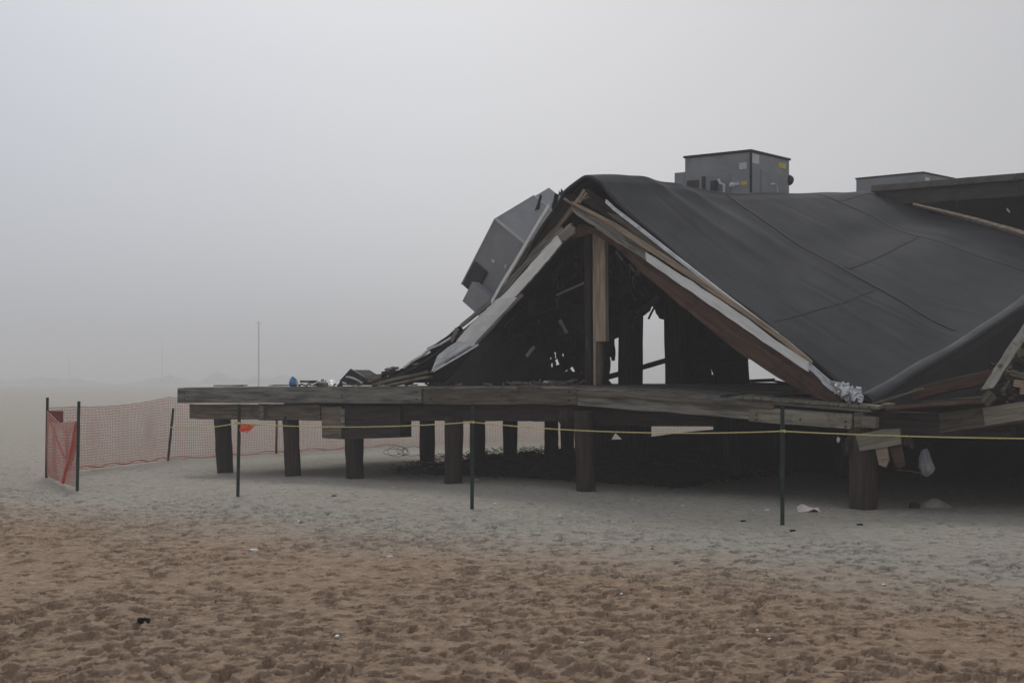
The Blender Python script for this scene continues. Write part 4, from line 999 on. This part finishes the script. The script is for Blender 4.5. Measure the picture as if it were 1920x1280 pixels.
# ------------------------------------------------------------------ green T-posts
def tpost(u, vt, vb, lean, lb):
    b0 = G(u, vb); h = (vb-vt)/F*b0.y; top = b0+Vector(((lean)/F*b0.y, 0, h))
    t = thing('fence_post', b0, lb, 'fence post', 'green metal fence posts')
    # T section with studs
    bm = bmesh.new()
    def bx(x0, x1, y0, y1, z0, z1):
        v = [bm.verts.new(p) for p in ((x0, y0, z0), (x1, y0, z0), (x1, y1, z0), (x0, y1, z0), (x0, y0, z1), (x1, y0, z1), (x1, y1, z1), (x0, y1, z1))]
        for f in ((3, 2, 1, 0), (4, 5, 6, 7), (0, 1, 5, 4), (1, 2, 6, 5), (2, 3, 7, 6), (3, 0, 4, 7)): bm.faces.new([v[i] for i in f])
    bx(-.024, .024, -.004, .004, -.3, h); bx(-.004, .004, .005, .038, -.3, h)
    z = .08
    while z < h: bx(-.008, .008, -.012, -.005, z, z+.012); z += .054
    me = bpy.data.meshes.new('post'); bm.to_mesh(me); bm.free()
    sh = Matrix.Identity(4); dx = (top-b0).normalized(); sh = UP.rotation_difference(dx).to_matrix().to_4x4(); sh.translation = b0
    link('shaft', me, 'green_post', t, sh)
    return b0, top
tpost(1467, 763, 978, 0, 'green metal fence post nearest the camera, below the broken end of the platform')
tpost(2152, 770, 1015, 1, 'green metal fence post just outside the right edge, holding the end of the rope')
tpost(885, 757, 951, 1, 'green metal fence post in front of the middle of the platform')
tpost(446, 757, 926, 3, 'green metal fence post carrying the orange flag')
tpost(145, 752, 914, 3, 'dark fence post at the front corner of the orange net, where it reaches the sand')
tpost(87, 745, 893, 2, 'leftmost dark fence post, carrying the faded red board')
tpost(315, 765, 863, 10, 'leaning fence post behind the net just left of the platform')
tpost(518, 785, 850, 1, 'fence post of the net seen under the platform between two piles')
# rope
def rope():
    K = [W(318, 800, 28.6), W(446, 793, 20.28), W(885, 791, 18.15), W(1467, 808, 16.28), W(2152, 822, 14.4)]
    sags = [.05, .06, .07, .03]; pts = []
    for i in range(4):
        for k in range(16):
            f = k/16; p = K[i]*(1-f)+K[i+1]*f; p.z -= sags[i]*4*f*(1-f); p.y -= .03; pts.append(p)
    pts.append(K[-1])
    t = thing('barrier_rope', pts[16], 'thin yellow rope strung from post to post along the front of the platform', 'rope')
    tube('rope', pts, .0075, 'rope', t, 7)
    for k in K[1:4]:
        c = k-Vector((0, .03, 0)); tube('knot', [c+Vector((.03*math.cos(a), .03*math.sin(a), .012*math.sin(a*2))) for a in np.linspace(0, 6.283, 14)], .008, 'rope', t, 6)
rope()
fl = [W(u, v, 20.2) for u, v in ((450, 794), (477, 795), (474, 802), (466, 811), (449, 808))]
fg = thing('orange_flag', fl[0], 'small bright orange-red warning flag tied to the rope at a green post', 'flag')
sheet('cloth', (W(452, 794, 20.2), W(479, 796, 20.1), W(465, 811, 20.15), W(448, 808, 20.25)), 'flag', fg, 14, 10, .014, .004, 8)
tube('tie', [W(470, 797, 20.1), W(476, 797, 20.1), W(482, 796, 20.15)], .008, 'rope', fg, 5)

# ------------------------------------------------------------------ orange safety net
def net(name, path, cell=.05, strand=.0055, z0=0.02, top=1.22, m='net', parent=None, sagf=None, tops=None):
    """lattice of thin strands following a plan path"""
    L_ = [0]
    for a, b in zip(path, path[1:]): L_.append(L_[-1]+(b-a).length)
    n = int(L_[-1]/cell); rows = int(top/cell); V = []; Fc = []
    def at_(x):
        for i in range(len(path)-1):
            if x <= L_[i+1]+1e-6:
                q = (x-L_[i])/(L_[i+1]-L_[i]); return path[i]*(1-q)+path[i+1]*q, (tops[i]*(1-q)+tops[i+1]*q if tops else top), (path[i+1]-path[i]).normalized(), q, i
    g_ = []
    for i in range(n+1):
        p, tp, dx, q, seg = at_(min(i*cell, L_[-1])); nrm = Vector((dx.y, -dx.x, 0)); col = []
        wv = .03*math.sin(i*.13)+.02*math.sin(i*.31)
        tp2 = tp-(sagf[seg]*4*q*(1-q) if sagf else 0)
        for j in range(rows+1):
            f = j/rows; col.append(p+UP*(z0+tp2*f+.006*math.sin(i*.7+j))+nrm*wv*(1-abs(2*f-1)))
        g_.append((col, nrm, dx))
    def quad(a, b, off, th):
        b0 = len(V); V.extend([a-off, a+off, b+off, b-off, a-off+th, a+off+th, b+off+th, b-off+th])
        Fc.extend([(b0, b0+1, b0+2, b0+3), (b0+7, b0+6, b0+5, b0+4), (b0, b0+4, b0+5, b0+1), (b0+3, b0+2, b0+6, b0+7), (b0, b0+3, b0+7, b0+4), (b0+1, b0+5, b0+6, b0+2)])
    for j in range(rows+1):
        w_ = strand*(1.3 if j in (0, rows) else 1)
        for i in range(0, n, 3):
            i2 = min(n, i+3); quad(g_[i][0][j], g_[i2][0][j], UP*w_, g_[i][1]*.004)
    for i in range(n+1):
        for j in range(0, rows, 6):
            j2 = min(rows, j+6); quad(g_[i][0][j], g_[i][0][j2], g_[i][2]*strand, g_[i][1]*.004)
    me = bpy.data.meshes.new(name); me.from_pydata([tuple(v-path[0]) for v in V], [], Fc); me.update()
    return link(name, me, m, parent, Matrix.Translation(path[0]))
na = thing('safety_net', G(145, 882), 'long orange plastic mesh fence running behind the platform from the left post', 'safety net')
pth = [G(90, 888), G(145, 882), G(315, 863), G(518, 850), G(750, 836), G(1080, 826), G(1420, 818)]
net('mesh', pth, .05, .0042, tops=[1.16, 1.16, 1.30, 1.22, 1.2, 1.2, 1.2], sagf=[0, .06, .04, .03, .03, .03], top=1.2, parent=na)
# bunched net at the bottom
def ribbon(name, pts, w_, m, parent, n_=5):
    tube(name, pts, w_, m, parent, n_)
tube('bunched_hem', [p+UP*(.05+.03*math.sin(i*1.7)) for i, p in enumerate([pth[1].lerp(pth[2], f) for f in np.linspace(0, 1, 14)])], .010, 'net_red', na, 6)
tube('bunched_hem', [p+UP*(.04+.03*math.sin(i*1.7)) for i, p in enumerate([pth[2].lerp(pth[3], f) for f in np.linspace(0, 1, 10)]+[pth[3].lerp(pth[4], f) for f in np.linspace(.1, 1, 12)])], .008, 'net_red', na, 6)
nb = thing('safety_net', G(116, 903), 'short bunched end panel of orange net with two crossed twisted folds between the left posts', 'safety net')
q0, q1 = G(88, 893), G(145, 914)
net('mesh', [q0, q0.lerp(q1, .5)+Vector((0, -.1, 0)), q1], .05, .0042, tops=[1.12, .95, 1.0], top=1.0, parent=nb)
def fold(uv, w_): tube('twisted_fold', [W(u, v, yy) for u, v, yy in uv], w_, 'net_red', nb, 5, [w_*(.8+.5*random.random()) for _ in uv])
fold([(95, 792, 23.6), (104, 815, 23.2), (113, 838, 22.9), (122, 858, 22.6)], .016)
fold([(144, 792, 21.6), (138, 825, 21.9), (130, 860, 22.2), (122, 885, 22.3), (117, 906, 22.3)], .026)
fold([(144, 815, 21.7), (136, 850, 21.9), (128, 880, 22.2)], .035)
tag(slab('red_board', [W(90, 770, 24.05), W(119, 770, 24.3), W(119, 792, 24.3), W(90, 792, 24.05)], .02, 'sign_red'), 'faded dark red rectangular board tied at the top of the leftmost post', 'board')

# ------------------------------------------------------------------ litter, shells
lit = [(475, 1034, .028, 'torn white paper scrap on the brown sand, left of centre', 'paper_scrap', 'scrap'),
       (730, 1049, .022, 'narrow white scrap sticking up from the brown sand near the centre', 'paper_scrap', 'scrap'),
       (268, 1174, .034, 'small black lump of charred wood lying on the foreground sand at left', 'charred_wood', 'charred wood')]
for i, (u, v, rad, lb, nm, ct) in enumerate(lit):
    p = GS(u, v)+UP*.02
    tag(blob(nm, p, rad, 'fabric' if nm == 'charred_wood' else 'shell', None, i+3, (1.4, .8, .7), .25), lb, ct)
first = None
near = [(673, 889), (738, 912), (653, 913), (668, 924), (1185, 931), (1198, 935), (1098, 956), (859, 949), (928, 943), (921, 949), (1280, 944), (1413, 953), (1850, 1022), (1657, 1094), (1165, 1118), (635, 964), (700, 987), (528, 1024) if False else (560, 975), (1442, 1204), (1420, 1186), (1393, 1278) if False else (1260, 960), (600, 905), (530, 915), (1050, 962), (895, 901), (1560, 948), (380, 905), (735, 925), (822, 925), (1438, 952), (1216, 1248), (1090, 1218), (632, 1206), (780, 935), (360, 962)]
near = sorted(set(near))
ORD = 'leftmost second third fourth fifth sixth seventh eighth ninth tenth eleventh twelfth thirteenth fourteenth fifteenth sixteenth seventeenth eighteenth nineteenth'.split()
def place(i, n):
    if i == 0: return 'leftmost of all the shells'
    if i == n-1: return 'rightmost of all the shells'
    return ORD[i]+' shell from the left' if i < n/2 else ORD[n-1-i]+' shell from the right'
for i, (u, v) in enumerate(near):
    p = GS(u, v)-UP*.002
    if first is None:
        first = blob('shell', Vector((0, 0, 0)), .016, 'shell', None, 1, (1.3, .9, .5), .2); o = first
    else: o = first.copy(); C.objects.link(o)
    k = random.uniform(.7, 1.5)*(p.y/20)**.4; p.z += .012
    o.location = p; o.scale = (k*1.3, k, k); o.rotation_euler = (0, 0, random.uniform(0, 6))
    tag(o, 'tiny white shell fragment on the '+('grey' if v < 985+max(0, (u-900))*.1 else 'brown')+' sand, '+place(i, len(near)), 'shell', 'white shell fragments scattered on the sand')
# brown driftwood bits
for i, (u, v, lb) in enumerate(((1612, 976, 'small dark stick on the grey sand at right, above the brown sand line'), (1393, 971, 'small dark lump on the grey sand left of the nearest post'), (1486, 990, 'small dark lump on the grey sand just right of the nearest post'), (626, 927, 'small dark lump on the sand between the two left green posts'))):
    tag(blob('driftwood_bit', GS(u, v)+UP*.005, .024, 'dark_wood', None, i, (1.6, .8, .6), .2), lb, 'driftwood')

# ------------------------------------------------------------------ haze
def haze():
    m = bpy.data.materials.new('fog'); m.use_nodes = True; n = m.node_tree.nodes; l = m.node_tree.links
    n.remove(n['Principled BSDF']); pv = n.new('ShaderNodeVolumePrincipled')
    pv.inputs['Color'].default_value = (.90, .90, .905, 1); pv.inputs['Density'].default_value = HAZE_DENSITY; pv.inputs['Anisotropy'].default_value = 0.0
    l.new(pv.outputs[0], n['Material Output'].inputs['Volume'])
    V = [(x, y, z) for z in (-1.3, 32) for y in (-150, 2700) for x in (-2000, 2000)]
    me = bpy.data.meshes.new('haze'); me.from_pydata(V, [], [(0, 2, 3, 1), (4, 5, 7, 6), (0, 1, 5, 4), (2, 6, 7, 3), (0, 4, 6, 2), (1, 3, 7, 5)]); me.update()
    o = bpy.data.objects.new('haze', me); C.objects.link(o); me.materials.append(m); tag(o, 'even pale sea fog filling the air over the beach', 'fog', kind='stuff')
haze()
